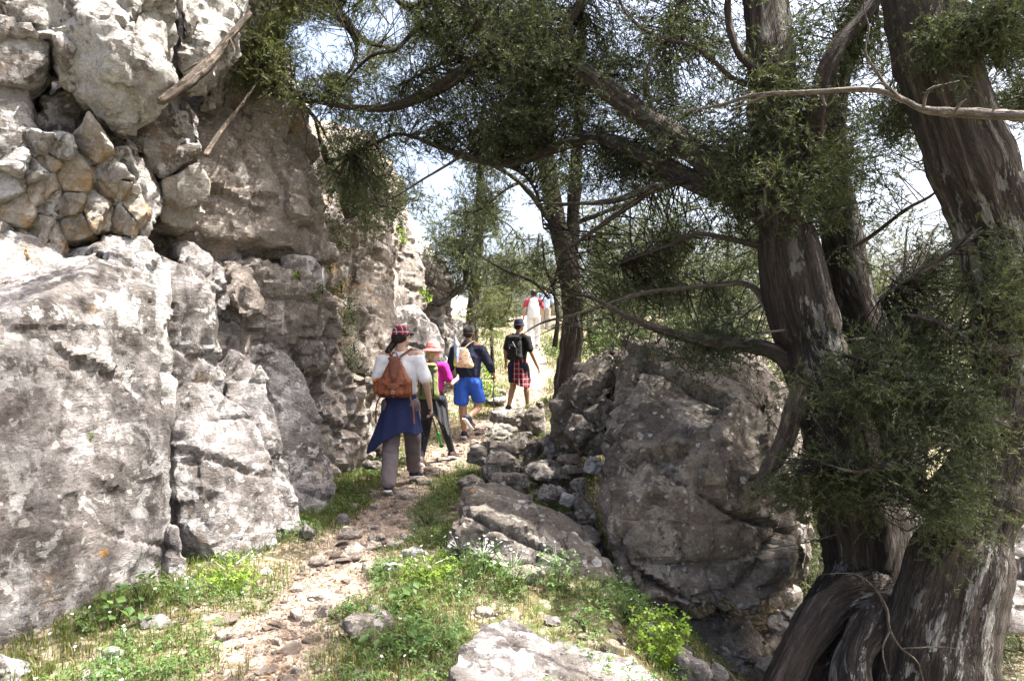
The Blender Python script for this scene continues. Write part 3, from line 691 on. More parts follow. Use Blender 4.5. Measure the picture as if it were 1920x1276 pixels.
class Tubes:
    def __init__(s): s.V = []; s.Q = []; s.T = []; s.B = []; s.n = 0
    def add(s, pts, rad, sides=6, step=.1, rough=0, seed=0, flutes=0):
        c, r = catmull(pts, rad, step); m = len(c)
        tg = np.gradient(c, axis=0); tg /= np.linalg.norm(tg, axis=1)[:, None] + 1e-9
        up = np.array([0, 0, 1.0]) if abs(tg[0, 2]) < .9 else np.array([1.0, 0, 0])
        u = np.cross(tg[0], up); u /= np.linalg.norm(u); U = np.empty((m, 3))
        for i in range(m):
            u = u - tg[i] * (u @ tg[i]); u /= np.linalg.norm(u) + 1e-9; U[i] = u
        W = np.cross(tg, U); a = np.arange(sides) / sides * 2 * math.pi
        L = np.concatenate([[0], np.cumsum(np.linalg.norm(np.diff(c, axis=0), axis=1))]) + seed * 3.1
        ca, sa = np.cos(a), np.sin(a)
        if rough: r = r * (1 + .16 * fbm(np.stack([L * 4.5, L * 0, L * 0], 1), 3, seed + 9))
        rr = np.repeat(r[:, None], sides, 1)
        bk = np.stack([rr * ca, rr * sa, np.repeat(L[:, None], sides, 1) * (.09 if r.max() > .12 else .2)], -1).reshape(-1, 3)
        if rough:
            q = np.stack([np.tile(ca, (m, 1)), np.tile(sa, (m, 1)), np.repeat(L[:, None], sides, 1)], -1).reshape(-1, 3)
            mr = r.mean()
            lob = fbm(q * (1.2, 1.2, .8), 3, seed) * rough + flutes * vnoise(q * (2.2, 2.2, .5), seed + 2)
            fur = -np.abs(fbm(q * (mr * 55, mr * 55, 3.2), 3, seed + 4)) *   .022 / mr * rough * 11
            tw = q.copy(); 
            rr = rr * (1 + lob + np.clip(fur, -.22, 0)).reshape(m, sides)
        V = c[:, None] + U[:, None] * (rr * ca)[..., None] + W[:, None] * (rr * sa)[..., None]
        V = np.vstack([V.reshape(-1, 3), c[-1:] + tg[-1:] * r[-1]]); bk = np.vstack([bk, bk[-1:]])
        i = np.arange(m * sides).reshape(m, sides); j = np.roll(i, -1, 1)
        s.Q.append(np.stack([i[:-1], j[:-1], j[1:], i[1:]], -1).reshape(-1, 4) + s.n)
        s.T.append(np.stack([i[-1], j[-1], np.full(sides, m * sides)], -1) + s.n)
        s.V.append(V); s.B.append(bk); s.n += len(V)
        return c, r
    def build(s, name, mat, parent=None):
        me = mesh_np(name, np.vstack(s.V), [np.vstack(s.Q), np.vstack(s.T)], True, [('bark', 'FLOAT_VECTOR', np.vstack(s.B))])
        return link(name, me, M[mat], parent)

def unit(v): return v / (np.linalg.norm(v, axis=-1, keepdims=True) + 1e-9)

def sprays(base, axis, L, K, bl, bw, rr, tint, droop=.15):
    """N scale-leaf sprays: K thin blades each along a short axis; returns vertices, triangles, tint"""
    n = len(base); t = (np.arange(K) + .5) / K
    t = np.clip(t[None] + rr.uniform(-.06, .06, (n, K)), .02, 1)
    ref = np.where(np.abs(axis[:, 2:3]) < .9, np.array([[0, 0, 1.0]]), np.array([[1.0, 0, 0]]))
    u = unit(np.cross(axis, ref)); w = np.cross(axis, u)
    th = rr.random((n, K)) * 6.283; op = rr.uniform(.35, .95, (n, K))
    rad = u[:, None] * np.cos(th)[..., None] + w[:, None] * np.sin(th)[..., None]
    d = unit(axis[:, None] * np.cos(op)[..., None] + rad * np.sin(op)[..., None])
    Lk = L[:, None] * t
    b = base[:, None] + axis[:, None] * Lk[..., None]; b[..., 2] -= droop * Lk ** 2 / (L[:, None] + 1e-6)
    l = bl * (1.15 - .6 * t) * rr.uniform(.7, 1.2, (n, K)) * (L / L.mean())[:, None]
    side = unit(np.cross(d, rr.normal(size=(n, K, 3))))
    ww = bw * rr.uniform(.7, 1.3, (n, K))
    v0 = b - side * ww[..., None] * .5; v1 = b + side * ww[..., None] * .5; v2 = b + d * l[..., None]
    V = np.stack([v0, v1, v2], 2).reshape(-1, 3)
    T = np.arange(len(V)).reshape(-1, 3)
    tt = np.repeat(np.clip(tint[:, None] + rr.uniform(-.12, .12, (n, K)), 0, 1), 3, 1).reshape(-1)
    return V, T, tt

# patches that the sun reaches: (x, y, z, radius)
LIT = []
def lit_px(px, py, r_px, d=None):
    p = on_ground(px, py) if d is None else P(px, py, d)
    LIT.append((p.x, p.y, p.z, r_px / F * p.y))
for a in [(600, 1100, 95), (690, 1110, 90), (760, 1050, 90), (480, 1090, 75), (860, 1070, 80), (380, 1150, 50), (980, 1120, 70), (530, 1090, 60), (350, 1240, 60), (150, 1265, 60), (820, 1150, 40), (720, 870, 14), (660, 900, 20), (820, 880, 16), (900, 700, 40), (1020, 720, 40), (890, 800, 20), (1040, 690, 40), (650, 820, 30)]: lit_px(*a)
for a in [(900, 925, 60, 5.5), (1030, 1240, 90, 3.4), (1150, 1255, 60, 3.4), (940, 930, 80, 5.6), (1030, 975, 50, 5.5), (480, 930, 40, 5.3), (540, 300, 70, 7.4), (590, 370, 40, 7.6), (600, 490, 26, 7.2), (460, 300, 60, 6.5), (500, 420, 70, 6.6), (540, 250, 60, 6.9), (400, 420, 30, 6.2), (560, 430, 50, 6.8), (330, 560, 30, 5.7), (1330, 760, 40, 5.6), (1440, 760, 30, 6), (1230, 700, 30, 6.1), (430, 690, 40, 5.8), (440, 620, 30, 5.9), (260, 480, 18, 4.75),
          (200, 330, 60, 5.5), (60, 400, 40, 4.8), (170, 60, 50, 5.0), (40, 230, 40, 4.8), (400, 60, 50, 6.1), (270, 560, 14, 4.7), (120, 640, 12, 4.1), (200, 900, 12, 4.2), (620, 520, 30, 7.3), (1130, 1120, 16, 4.6), (1010, 870, 10, 6.9), (380, 800, 30, 5.1), (960, 620, 60, 16), (1010, 620, 50, 18), (750, 480, 40, 12), (800, 560, 30, 12.4), (1470, 850, 14, 4.9),
          (340, 250, 26, 5.9), (100, 470, 50, 4.9), (1000, 215, 4, 7)]: lit_px(*a)
LIT = [(x + .06, y, z, r * .85) for x, y, z, r in LIT]
LITA = np.array(LIT); SV = np.array(SUN)
def blocks_sun(c, shrink=1.0, m=.27):
    """True where a leaf clump would shade one of the patches the sun reaches"""
    out = np.zeros(len(c), bool)
    for x, y, z, r in LITA:
        q = c - (x, y, z); t = q @ SV
        out |= (t > .3) & (np.linalg.norm(q - t[:, None] * SV, axis=1) < r * shrink + m)
    return out
GAPS = [(610, 95, 32, 36), (735, 40, 40, 38), (815, 318, 56, 36), (985, 405, 44, 36), (1092, 480, 14, 34), (1745, 350, 48, 60), (1300, 150, 42, 38), (1890, 265, 40, 60), (560, 60, 14, 40), (880, 250, 20, 18), (1200, 320, 14, 14), (1370, 120, 24, 20), (960, 370, 24, 18), (1235, 110, 16, 24),
        (1450, 90, 12, 30), (660, 120, 14, 20), (1260, 240, 20, 12), (1555, 60, 16, 24), (790, 230, 14, 10), (1310, 590, 16, 8), (1560, 480, 10, 60), (1710, 215, 10, 30), (1690, 520, 14, 10)]
def project(c):
    d = c[:, 1]; return 960 + c[:, 0] / d * F, 638 - (c[:, 2] - CAMH) / d * F

def tree(name, label, base, limbs, regions, mat='bark', leaf='needles', group=None, extra=None, seed=1, leafsize=1.0, fine=1.0, K=11, sun_cull=1.0, twig_mat=None, twigs_per=9, cat='tree'):
    """limbs: (part name, [(px,py,d)...], [radii], sides, material or None); regions: (px,py,rx,ry,d0,d1,n)"""
    rr = np.random.default_rng(seed)
    root = empty(name, base, 0, label, cat, group); inv = -Vector(base)
    skel = []
    for k, lb in enumerate(limbs):
        nm, pts, rad, sides = lb[:4]; mt = lb[4] if len(lb) > 4 and lb[4] else mat
        big = max(rad) > .05
        T = Tubes()
        pp = [P(*q) if not isinstance(q, Vector) else q for q in pts]
        # small wander on the way
        if not big and len(pp) > 2: pp = [pp[0]] + [q + Vector(rr.normal(size=3) * .015) for q in pp[1:]]
        c, r = T.add(pp, rad, sides, .028 if max(rad) > .1 else .05, .12 if big else .1, seed * 7 + k, .12 if nm == 'trunk' else (.22 if nm == 'root' else 0))
        o = T.build(nm, mt, root); o.location = inv
        if not (len(lb) > 5 and lb[5]): skel.append(c)
    S = np.vstack(skel)
    cen = []; 
    for (px, py, rx, ry, d0, d1, n) in regions:
        m = n * 3; a = rr.random(m) * 6.283; q = np.abs(rr.normal(size=m)) ** .8 * .62; d = rr.uniform(d0, d1, m)
        x = px + rx * q * np.cos(a); y = py + ry * q * np.sin(a)
        c = np.stack([(x - 960) / F * d, d, CAMH + (638 - y) / F * d], 1)
        keep = fbm(c * 1.5 / leafsize, 3, 99) > rr.uniform(-.45, .22, m)
        cen.append(c[keep][:n])
    if extra is not None: cen.append(extra(rr))
    C = np.vstack(cen) if cen else np.zeros((0, 3))
    if len(C):
        C = C[~(blocks_sun(C, .9 if leafsize < 1.5 else .5) & (rr.random(len(C)) < sun_cull))]
        x, y = project(C); ok = np.ones(len(C), bool)
        for gx, gy, ga, gb in GAPS: ok &= ((x - gx) / ga) ** 2 + ((y - gy) / gb) ** 2 > 1 + rr.normal(size=len(C)) * .15
        C = C[ok]
        # twigs from the nearest wood, thin and slightly bent
        TW = Tubes(); ax = []
        for j, c in enumerate(C):
            dd = np.linalg.norm(S - c, axis=1); k = (dd * rr.uniform(1, 1.5, len(dd)) ** 1.0 + rr.random(len(dd)) * .12).argmin(); dist = dd[k]
            # start a little back along the limb
            a = S[k]; v = c - a
            if dist < 1.6 * leafsize:
                if dist > .12:
                    md = (a + c) / 2 + rr.normal(size=3) * dist * .13; md[2] += dist * .06
                    TW.add([a, md, c, c + (c - md) * .25 + rr.normal(size=3) * .03], [min(.012, .003 + dist * .005) * leafsize ** .5, .005 * leafsize ** .5, .003, .0015], 3, .6 * leafsize, 0)
            v = v / (dist + 1e-6) + rr.normal(size=3) * .5; v[2] += .15; ax.append(v)
        if TW.n: o = TW.build('twigs', twig_mat or mat, root); o.location = inv; o['kind'] = 'stuff'
        ax = unit(np.array(ax))
        # the unseen foliage, put in for its shade, is leafed more coarsely
        up = C[:, 2] > CAMH + .545 * C[:, 1]
        if extra is not None:
            keep = ~(up & blocks_sun(C, .9, .26)); C, ax = C[keep], ax[keep]; up = C[:, 2] > CAMH + .545 * C[:, 1]
            n = up.sum(); Bs = np.repeat(C[up], 6, 0) + rr.normal(size=(n * 6, 3)) * .13; A = unit(rr.normal(size=(n * 6, 3)))
            V, T3, tt = sprays(Bs, A, rr.uniform(.12, .24, n * 6), 5, .10, .034, rr, np.full(n * 6, .4))
            o = link('crown', mesh_np('crown', V, T3, False, [('tint', 'FLOAT', tt)]), M[leaf], root); o.location = inv
            C, ax = C[~up], ax[~up]
        n = len(C); m = twigs_per
        R0 = (.15 * leafsize)
        A = unit(np.repeat(ax, m, 0) * .8 + rr.normal(size=(n * m, 3)) * .75)
        Bs = np.repeat(C, m, 0) + np.repeat(ax, m, 0) * (rr.uniform(-.30, .14, n * m) * leafsize)[:, None] + rr.normal(size=(n * m, 3)) * R0 * .33
        L = rr.uniform(.06, .15, n * m) * leafsize
        tint = np.repeat(np.clip(fbm(C * 1.7, 2, 5) * .5 + .42 + rr.normal(size=n) * .10, 0, 1), m) + (rr.random(n * m) < .03) * .5
        V, T3, tt = sprays(Bs, A, L, K, .056 * leafsize * fine, .0105 * leafsize * fine, rr, tint)
        o = link('crown', mesh_np('crown', V, T3, False, [('tint', 'FLOAT', tt)]), M[leaf], root); o.location = inv
    return root, S, len(C)

def rb(px0, px1, py0, py1, d0, d1, n):
    return ((px0 + px1) / 2, (py0 + py1) / 2, (px1 - px0) / 2 * 1.1, (py1 - py0) / 2 * 1.1, d0, d1, n)

# ---- the big leaning cypress in the middle right
t1b = P(1600, 1290, 4.75)
def shade_canopy(rr):
    """the crown above the picture's upper edge"""
    n = 5200
    x = rr.uniform(-2.6, 5.0, n); y = rr.uniform(3.2, 8.5, n); z = rr.uniform(4.6, 8.0, n)
    c = np.stack([x, y, z], 1)
    c = c[(z > CAMH + .56 * y)]
    return c[fbm(c * .8, 3, 55) > -.24]
tree('cypress_tree', 'big forked cypress whose boughs arch over the path', t1b, [
    ('trunk', [(1560, 1330, 4.55), (1590, 1180, 4.75), (1618, 1050, 4.9), (1590, 900, 5.0), (1545, 720, 5.0), (1500, 560, 5.0), (1478, 440, 5.0), (1462, 330, 5.05), (1452, 200, 5.1), (1440, 60, 5.2), (1425, -80, 5.3), (1400, -260, 5.4)],
     [.42, .33, .30, .26, .24, .225, .205, .19, .18, .165, .15, .12], 64),
    ('trunk', [(1640, 1180, 5.3), (1672, 980, 5.5), (1672, 820, 5.6), (1640, 680, 5.7), (1600, 560, 5.8), (1575, 420, 5.9), (1560, 300, 6.0), (1570, 150, 6.1), (1620, 0, 6.2), (1650, -150, 6.2)], [.30, .25, .2, .185, .17, .155, .13, .11, .10, .08], 48),
    ('root', [(1640, 1120, 4.7), (1560, 1140, 4.55), (1510, 1200, 4.35), (1478, 1262, 4.2), (1440, 1340, 4.1)], [.2, .15, .135, .13, .11], 48),
    ('root', [(1650, 1150, 4.5), (1625, 1190, 4.3), (1600, 1240, 4.15), (1600, 1330, 4.0)], [.14, .11, .11, .12], 32),
    ('bough', [(1470, 440, 5.0), (1430, 385, 5.1), (1330, 305, 5.4), (1215, 225, 5.8), (1120, 155, 6.1), (1040, 115, 6.3), (955, 98, 6.5), (900, 115, 6.6), (830, 160, 6.7), (750, 196, 6.8), (680, 203, 6.9), (560, 185, 7.1), (460, 170, 7.2)],
     [.12, .125, .115, .105, .095, .09, .085, .075, .06, .045, .032, .022, .010], 30),
    ('bough', [(1400, 375, 5.25), (1300, 338, 5.5), (1190, 285, 5.9), (1120, 258, 6.2), (1060, 270, 6.4), (990, 296, 6.6), (930, 305, 6.8), (850, 286, 7.0), (755, 252, 7.2), (700, 270, 7.3), (655, 292, 7.4)],
     [.10, .085, .07, .065, .06, .052, .045, .032, .022, .014, .008], 20),
    ('bough', [(955, 98, 6.5), (890, 40, 6.6), (830, 5, 6.7), (760, 10, 6.9), (700, -60, 7.1)], [.08, .07, .055, .04, .02], 18),
    ('branch', [(830, 10, 6.7), (790, 45, 6.7), (745, 90, 6.8), (690, 110, 6.9), (640, 165, 7.0), (610, 180, 7.1)], [.035, .03, .024, .018, .012, .006], 12),
    ('branch', [(1490, 690, 5.0), (1440, 655, 5.0), (1330, 640, 5.05), (1250, 622, 5.1), (1170, 590, 5.2), (1120, 562, 5.25), (1070, 548, 5.3)], [.075, .06, .05, .04, .027, .018, .010], 20, 'bark_grey'),
    ('branch', [(1440, 580, 5.1), (1400, 532, 5.2), (1300, 535, 5.3), (1220, 545, 5.35), (1165, 562, 5.4), (1080, 590, 5.6), (1010, 604, 5.8), (965, 635, 5.9)], [.03, .026, .022, .02, .015, .012, .010, .005], 10, 'dead_wood'),
    ('branch', [(1080, 592, 5.6), (1040, 612, 5.7), (1005, 634, 5.8)], [.010, .008, .003], 6, 'dead_wood'),
    ('branch', [(1450, 470, 5.0), (1390, 452, 5.1), (1310, 440, 5.3), (1250, 465, 5.4), (1160, 495, 5.6)], [.04, .03, .02, .013, .006], 10, 'bark_grey'),
    ('branch', [(1290, 335, 5.5), (1220, 355, 5.5), (1150, 378, 5.6), (1080, 380, 5.7), (990, 378, 5.8)], [.045, .035, .026, .016, .006], 12),
    ('branch', [(1230, 352, 5.5), (1160, 400, 5.6), (1100, 445, 5.7), (1055, 480, 5.8), (1035, 520, 5.9), (1010, 570, 6.0)], [.03, .027, .022, .018, .010, .004], 10, 'bark_grey'),
    ('bough_stub', [(1510, 700, 4.95), (1492, 760, 4.9), (1470, 830, 4.88), (1440, 880, 4.85), (1424, 918, 4.82)], [.085, .075, .07, .065, .05], 24, 'log_wood'),
    ('bough', [(1480, 420, 5.1), (1520, 300, 5.0), (1535, 180, 4.9), (1570, 90, 4.9), (1620, 30, 4.9), (1680, -60, 4.9)], [.09, .08, .07, .06, .055, .04], 20, 'bark_grey'),
    ('branch', [(1445, 190, 5.1), (1420, 150, 5.0), (1375, 95, 5.0), (1370, 30, 5.0), (1360, -60, 5.0)], [.05, .035, .03, .03, .02], 12),
    ('branch', [(1440, 165, 5.1), (1380, 150, 5.1), (1310, 90, 5.2), (1230, 70, 5.4), (1170, 20, 5.6), (1150, -60, 5.7)], [.03, .024, .02, .017, .014, .01], 8, 'bark_grey'),
    ('branch', [(1230, 230, 5.8), (1210, 150, 5.8), (1250, 60, 5.9), (1290, -40, 6)], [.03, .025, .018, .01], 8),
    ('branch', [(1075, 140, 6.2), (1060, 60, 6.3), (1090, 0, 6.3), (1100, -80, 6.3)], [.06, .05, .05, .04], 14),
    ('branch', [(930, 300, 6.8), (980, 330, 6.9), (1010, 380, 7.0), (1020, 430, 7.1)], [.03, .022, .015, .008], 8),
    ('branch', [(870, 290, 6.9), (800, 330, 7), (720, 372, 7.0), (680, 330, 7.1)], [.02, .015, .009, .004], 6, 'dead_wood'),
    ('branch', [(900, 115, 6.6), (860, 110, 6.7), (810, 125, 6.9), (760, 150, 7.1)], [.03, .022, .015, .006], 8),
    ('branch', [(1650, 640, 5.6), (1700, 560, 5.6), (1760, 480, 5.6)], [.04, .02, .01], 8),
    ('branch', [(1590, 470, 5.7), (1640, 440, 5.6), (1700, 400, 5.4), (1745, 375, 5.2), (1775, 345, 5.1)], [.025, .022, .018, .013, .008], 10, 'dead_wood'),
  ], [
    rb(660, 960, -40, 150, 6.4, 7.8, 480), rb(900, 1180, -40, 260, 5.8, 7.4, 720), rb(1130, 1420, -30, 320, 5.2, 6.8, 700), rb(600, 900, 110, 250, 6.6, 7.8, 300), rb(700, 1400, -40, 330, 6.5, 8.5, 260),
    rb(860, 1100, 160, 300, 6.4, 7.6, 230), rb(1080, 1300, 230, 380, 5.8, 7.0, 220), rb(1280, 1480, 200, 430, 4.9, 6.0, 300), rb(1370, 1560, -40, 330, 4.7, 5.9, 420),
    rb(1390, 1600, 280, 420, 4.55, 5.4, 330), rb(1480, 1700, 120, 480, 5.2, 6.6, 420), rb(1500, 1660, 380, 560, 5.9, 6.8, 170), rb(1500, 1700, -30, 160, 5.0, 6.5, 200), 
    rb(1180, 1480, 590, 690, 5.0, 5.7, 130), rb(1080, 1440, 480, 620, 5.5, 6.8, 190), rb(1090, 1430, 400, 520, 5.8, 7.2, 170), rb(560, 760, 190, 330, 7.0, 8.0, 150),
    rb(600, 760, 290, 400, 7.3, 8.5, 100), rb(770, 900, 180, 300, 6.8, 7.8, 90), rb(1500, 1700, 640, 760, 4.6, 5.0, 50)],
    extra=shade_canopy, seed=11, fine=.76, K=11, twigs_per=12, sun_cull=.68)

# ---- the massive trunk at the right edge
tree('cypress_tree', 'massive cypress trunk leaning at the right edge of the view', P(1760, 1330, 4.3), [
    ('trunk', [(1730, 1400, 4.15), (1745, 1276, 4.2), (1772, 1150, 4.25), (1815, 1000, 4.3), (1865, 850, 4.35), (1905, 720, 4.35), (1905, 600, 4.3), (1882, 470, 4.25), (1850, 370, 4.2), (1800, 240, 4.15), (1755, 110, 4.15), (1722, -20, 4.2), (1690, -180, 4.25)],
     [.36, .33, .30, .265, .25, .245, .24, .235, .225, .215, .225, .22, .20], 72),
    ('bough', [(1900, 640, 4.3), (1960, 500, 4.3), (2040, 330, 4.2), (2100, 100, 4.2)], [.15, .12, .1, .08], 24),
    ('branch', [(1850, 420, 4.1), (1780, 480, 4.2), (1700, 520, 4.5), (1650, 560, 4.7)], [.03, .022, .014, .006], 8, 'dead_wood'),
    ('branch', [(1815, 1000, 4.1), (1740, 950, 3.9), (1690, 870, 3.8), (1600, 890, 3.9), (1540, 870, 4.0)], [.04, .03, .02, .012, .006], 8),
    ('branch', [(1890, 800, 4.15), (1800, 760, 3.9), (1700, 700, 3.9), (1600, 660, 4.1)], [.045, .035, .02, .008], 10),
    ('branch', [(1900, 660, 4.1), (1820, 640, 3.9), (1760, 600, 4.0), (1700, 590, 4.1)], [.04, .03, .018, .008], 8),
    ('branch', [(1880, 120, 4.1), (1860, 60, 3.9), (1900, 0, 3.8), (1950, -80, 3.8)], [.04, .035, .03, .02], 10),
  ], [
    rb(1480, 1760, 630, 840, 3.95, 4.6, 85), rb(1660, 1930, 630, 910, 3.6, 4.2, 115), rb(1560, 1930, 590, 920, 3.7, 4.4, 45), rb(1480, 1720, 860, 950, 4.0, 4.4, 70), rb(1740, 1840, 880, 1010, 3.6, 4.1, 55),
    rb(1640, 1800, 560, 700, 4.1, 5.0, 70), rb(1660, 1800, 380, 600, 4.6, 5.6, 110), rb(1840, 1960, 400, 620, 3.7, 4.1, 50), rb(1700, 1830, 20, 140, 3.8, 4.2, 60), rb(1800, 1960, -40, 120, 3.7, 4.6, 160),
    rb(1840, 1980, 120, 260, 4.6, 5.6, 90), rb(1640, 1720, 120, 330, 4.4, 5.2, 90), rb(1430, 1560, 860, 960, 4.4, 4.7, 45)], seed=12, leafsize=.85, fine=.62, K=16, twigs_per=15)

# ---- the bleached dead branch across the upper right
T = Tubes(); T.add([P(2050, 216, 2.9), P(1920, 217, 3.0), P(1830, 212, 3.05), P(1740, 207, 3.1), P(1700, 190, 3.15), P(1655, 172, 3.2), P(1600, 168, 3.25), P(1520, 173, 3.3), P(1420, 178, 3.4), P(1345, 198, 3.5), P(1265, 211, 3.6)],
      [.032, .028, .026, .022, .018, .017, .016, .014, .012, .008, .003], 14, .03, .3, 5)
db = T.build('dead_branch', 'dead_wood'); recenter(db); tag(db, 'bleached leafless branch crossing level in front of the right trunks', 'branch')
for pts in ([(1730, 205, 3.1), (1740, 170, 3.05), (1765, 160, 3.0), (1798, 152, 2.95)], [(1668, 170, 3.2), (1640, 130, 3.2), (1622, 95, 3.2), (1630, 50, 3.2), (1620, 20, 3.2), (1625, -40, 3.2)], [(1540, 174, 3.3), (1550, 200, 3.25), (1570, 178, 3.2)], [(1440, 176, 3.4), (1400, 195, 3.4), (1370, 205, 3.4)],
            [(1790, 210, 3.05), (1800, 195, 3.0), (1812, 186, 3.0)], [(1860, 213, 3.05), (1866, 198, 3.0)], [(1690, 186, 3.15), (1660, 160, 3.1), (1640, 158, 3.1), (1610, 190, 3.1)]):
    T = Tubes(); T.add([P(*q) for q in pts], list(np.linspace(.010, .003, len(pts))), 7, .04, .2, 3); o = T.build('side_twig', 'dead_wood', db); o.location = -Vector(db.location)

# ---- dead sticks low in front of the right trunks
def stick(label, lines, mat='dead_wood', cat='branch', name='dead_branch'):
    root = None
    for k, (pts, rad) in enumerate(lines):
        T = Tubes(); T.add([P(*q) for q in pts], rad, 8, .03, .25, 7 + k); o = T.build(name if k == 0 else 'side_twig', mat, root)
        if k == 0: recenter(o); root = o; tag(o, label, cat)
        else: o.location = -Vector(root.location)
    return root
stick('pale forked dead twig hanging in front of the lowest trunk', [
    ([(1640, 1100, 3.9), (1662, 1140, 3.85), (1668, 1180, 3.8), (1690, 1215, 3.8), (1720, 1240, 3.8), (1735, 1290, 3.8)], [.010, .013, .012, .007, .005, .003]),
    ([(1668, 1180, 3.8), (1655, 1220, 3.78), (1672, 1290, 3.75)], [.009, .006, .003]), ([(1650, 1110, 3.87), (1600, 1075, 3.9), (1500, 1080, 3.95)], [.006, .004, .002]), ([(1690, 1215, 3.8), (1760, 1212, 3.75), (1800, 1216, 3.7)], [.005, .003, .002])])
stick('thin pale twig poking left across the dark boulder', [([(1570, 1000, 4.5), (1520, 1015, 4.5), (1460, 1025, 4.5), (1400, 1034, 4.5)], [.007, .005, .004, .002])])
stick('crooked pale twig among the right foliage', [([(1755, 805, 3.6), (1790, 815, 3.6), (1800, 835, 3.6), (1765, 830, 3.6), (1740, 845, 3.6)], [.004, .006, .007, .005, .003])])
stick('long slanting grey twig between the two right trunks', [([(1760, 420, 4.9), (1720, 480, 4.8), (1690, 540, 4.7), (1650, 600, 4.6)], [.010, .009, .007, .003]), ([(1720, 480, 4.8), (1740, 500, 4.8), (1750, 560, 4.7)], [.005, .004, .002])])
stick('bleached snag sticking out left of the forked trunk', [([(1470, 618, 4.75), (1430, 625, 4.7), (1395, 640, 4.7)], [.012, .009, .004])])
stick('bleached snag crossing the second stem', [([(1660, 628, 5.2), (1610, 635, 5.1), (1560, 640, 5.0)], [.014, .013, .006])])

# ---- dead logs leaning on the cliff
stick('thick grey dead log wedged across the upper cliff', [([(470, 25, 5.75), (430, 70, 5.62), (395, 115, 5.48), (350, 155, 5.25), (300, 190, 5.10)], [.022, .034, .045, .048, .03]), ([(395, 115, 5.48), (372, 118, 5.40), (345, 135, 5.36)], [.018, .012, .005]), ([(430, 70, 5.62), (440, 95, 5.5), (432, 118, 5.45)], [.014, .010, .004])], 'log_wood', 'log', 'log')
stick('slim brown dead pole leaning on the tall cliff face', [([(478, 160, 6.65), (450, 200, 6.5), (415, 245, 6.3), (385, 290, 5.8)], [.010, .018, .024, .026]), ([(478, 160, 6.65), (500, 140, 6.7), (520, 150, 6.8)], [.009, .006, .003]), ([(478, 160, 6.65), (485, 125, 6.7), (470, 100, 6.8)], [.008, .006, .003])], 'log_wood', 'log', 'log')

# ---- mid distance trees
def pz(px, d): return Vector(((px - 960) / F * d, d, gz1((px - 960) / F * d, d) - .1))
tree('cypress_tree', 'twin-stemmed cypress beside the path behind the rubble', pz(1062, 11.2), [
    ('trunk', [pz(1062, 11.2), (1064, 700, 11.2), (1074, 600, 11.2), (1066, 500, 11.2), (1046, 420, 11.2), (1028, 330, 11.2), (1020, 220, 11.2), (1010, 80, 11.2), (1000, -80, 11.2)], [.27, .21, .175, .185, .15, .14, .13, .11, .08], 36),
    ('trunk', [(1068, 500, 11.2), (1074, 420, 11.3), (1078, 330, 11.4), (1085, 230, 11.5), (1090, 80, 11.5), (1090, -100, 11.5)], [.12, .12, .11, .09, .07, .05], 24),
    ('bough', [(1050, 440, 11.2), (1000, 370, 11), (960, 330, 10.8), (900, 300, 10.6)], [.07, .05, .04, .02], 10),
    ('branch', [(1040, 650, 11), (1042, 600, 11), (1038, 540, 11), (1020, 500, 11), (1015, 440, 11)], [.05, .04, .03, .02, .01], 8),
    ('branch', [(1030, 560, 11), (1000, 530, 11), (940, 500, 11.2), (880, 470, 11.4)], [.03, .025, .02, .01], 8),
    ('branch', [(1028, 330, 11.2), (960, 350, 11), (900, 390, 11), (860, 400, 11)], [.04, .03, .02, .01], 8),
    ('branch', [(1074, 420, 11.3), (1150, 390, 11.3), (1230, 360, 11.5)], [.05, .04, .02], 8),
    ('branch', [(1072, 600, 11.2), (1130, 570, 11), (1200, 560, 11)], [.04, .03, .015], 8)],
    [rb(900, 1110, -20, 240, 10.5, 12.5, 130), rb(740, 960, -60, 180, 9.4, 11.5, 130), rb(960, 1130, 230, 420, 10.4, 12, 60), rb(1080, 1250, 100, 420, 10.8, 12.4, 110), rb(960, 1060, 450, 545, 10.8, 11.8, 40), rb(980, 1040, 530, 562, 11.2, 12, 12), rb(1100, 1260, 400, 640, 10.5, 12.5, 110), rb(860, 960, 300, 460, 10.4, 12, 40)],
    seed=13, leafsize=1.5, fine=.8, twigs_per=12, mat='bark')
tree('cypress_tree', 'slender dark-stemmed cypress behind the man in blue shorts', pz(885, 15), [
    ('trunk', [pz(882, 15), (886, 590, 15), (893, 520, 15), (897, 450, 15), (900, 380, 15), (902, 300, 15), (905, 200, 15)], [.16, .14, .13, .12, .10, .08, .04], 20),
    ('bough', [(880, 530, 15), (850, 550, 14.5), (820, 570, 14), (800, 562, 14)], [.09, .08, .07, .03], 10),
    ('branch', [(895, 540, 15), (930, 530, 15), (990, 525, 15)], [.03, .02, .01], 6),
    ('branch', [(875, 535, 15), (868, 480, 14.6), (872, 430, 14.5)], [.06, .05, .02], 8),
    ('branch', [(900, 400, 15), (950, 420, 15), (980, 450, 15)], [.03, .02, .01], 6),
    ('branch', [(898, 420, 15), (850, 400, 15), (830, 420, 15)], [.03, .02, .01], 6)],
    [rb(830, 980, 350, 460, 14, 16.5, 85), rb(850, 960, 240, 350, 14.5, 16, 55), rb(800, 880, 400, 520, 13.5, 15, 50), rb(830, 930, 440, 560, 14, 16, 55), rb(900, 1010, 450, 560, 15, 17, 50)], seed=14, leafsize=1.9)
tree('cypress_tree', 'bright green bushy young cypress left of the far walkers', pz(925, 14.5), [
    ('trunk', [pz(925, 14.5), (922, 600, 14.5), (915, 540, 14.6), (912, 480, 14.8)], [.05, .04, .03, .015], 10), ('branch', [(922, 610, 14.5), (950, 580, 14.3), (960, 550, 14.2)], [.03, .02, .01], 6)],
    [rb(885, 960, 540, 640, 13.6, 15, 90)], seed=15, leafsize=1.35, leaf='needles_light')
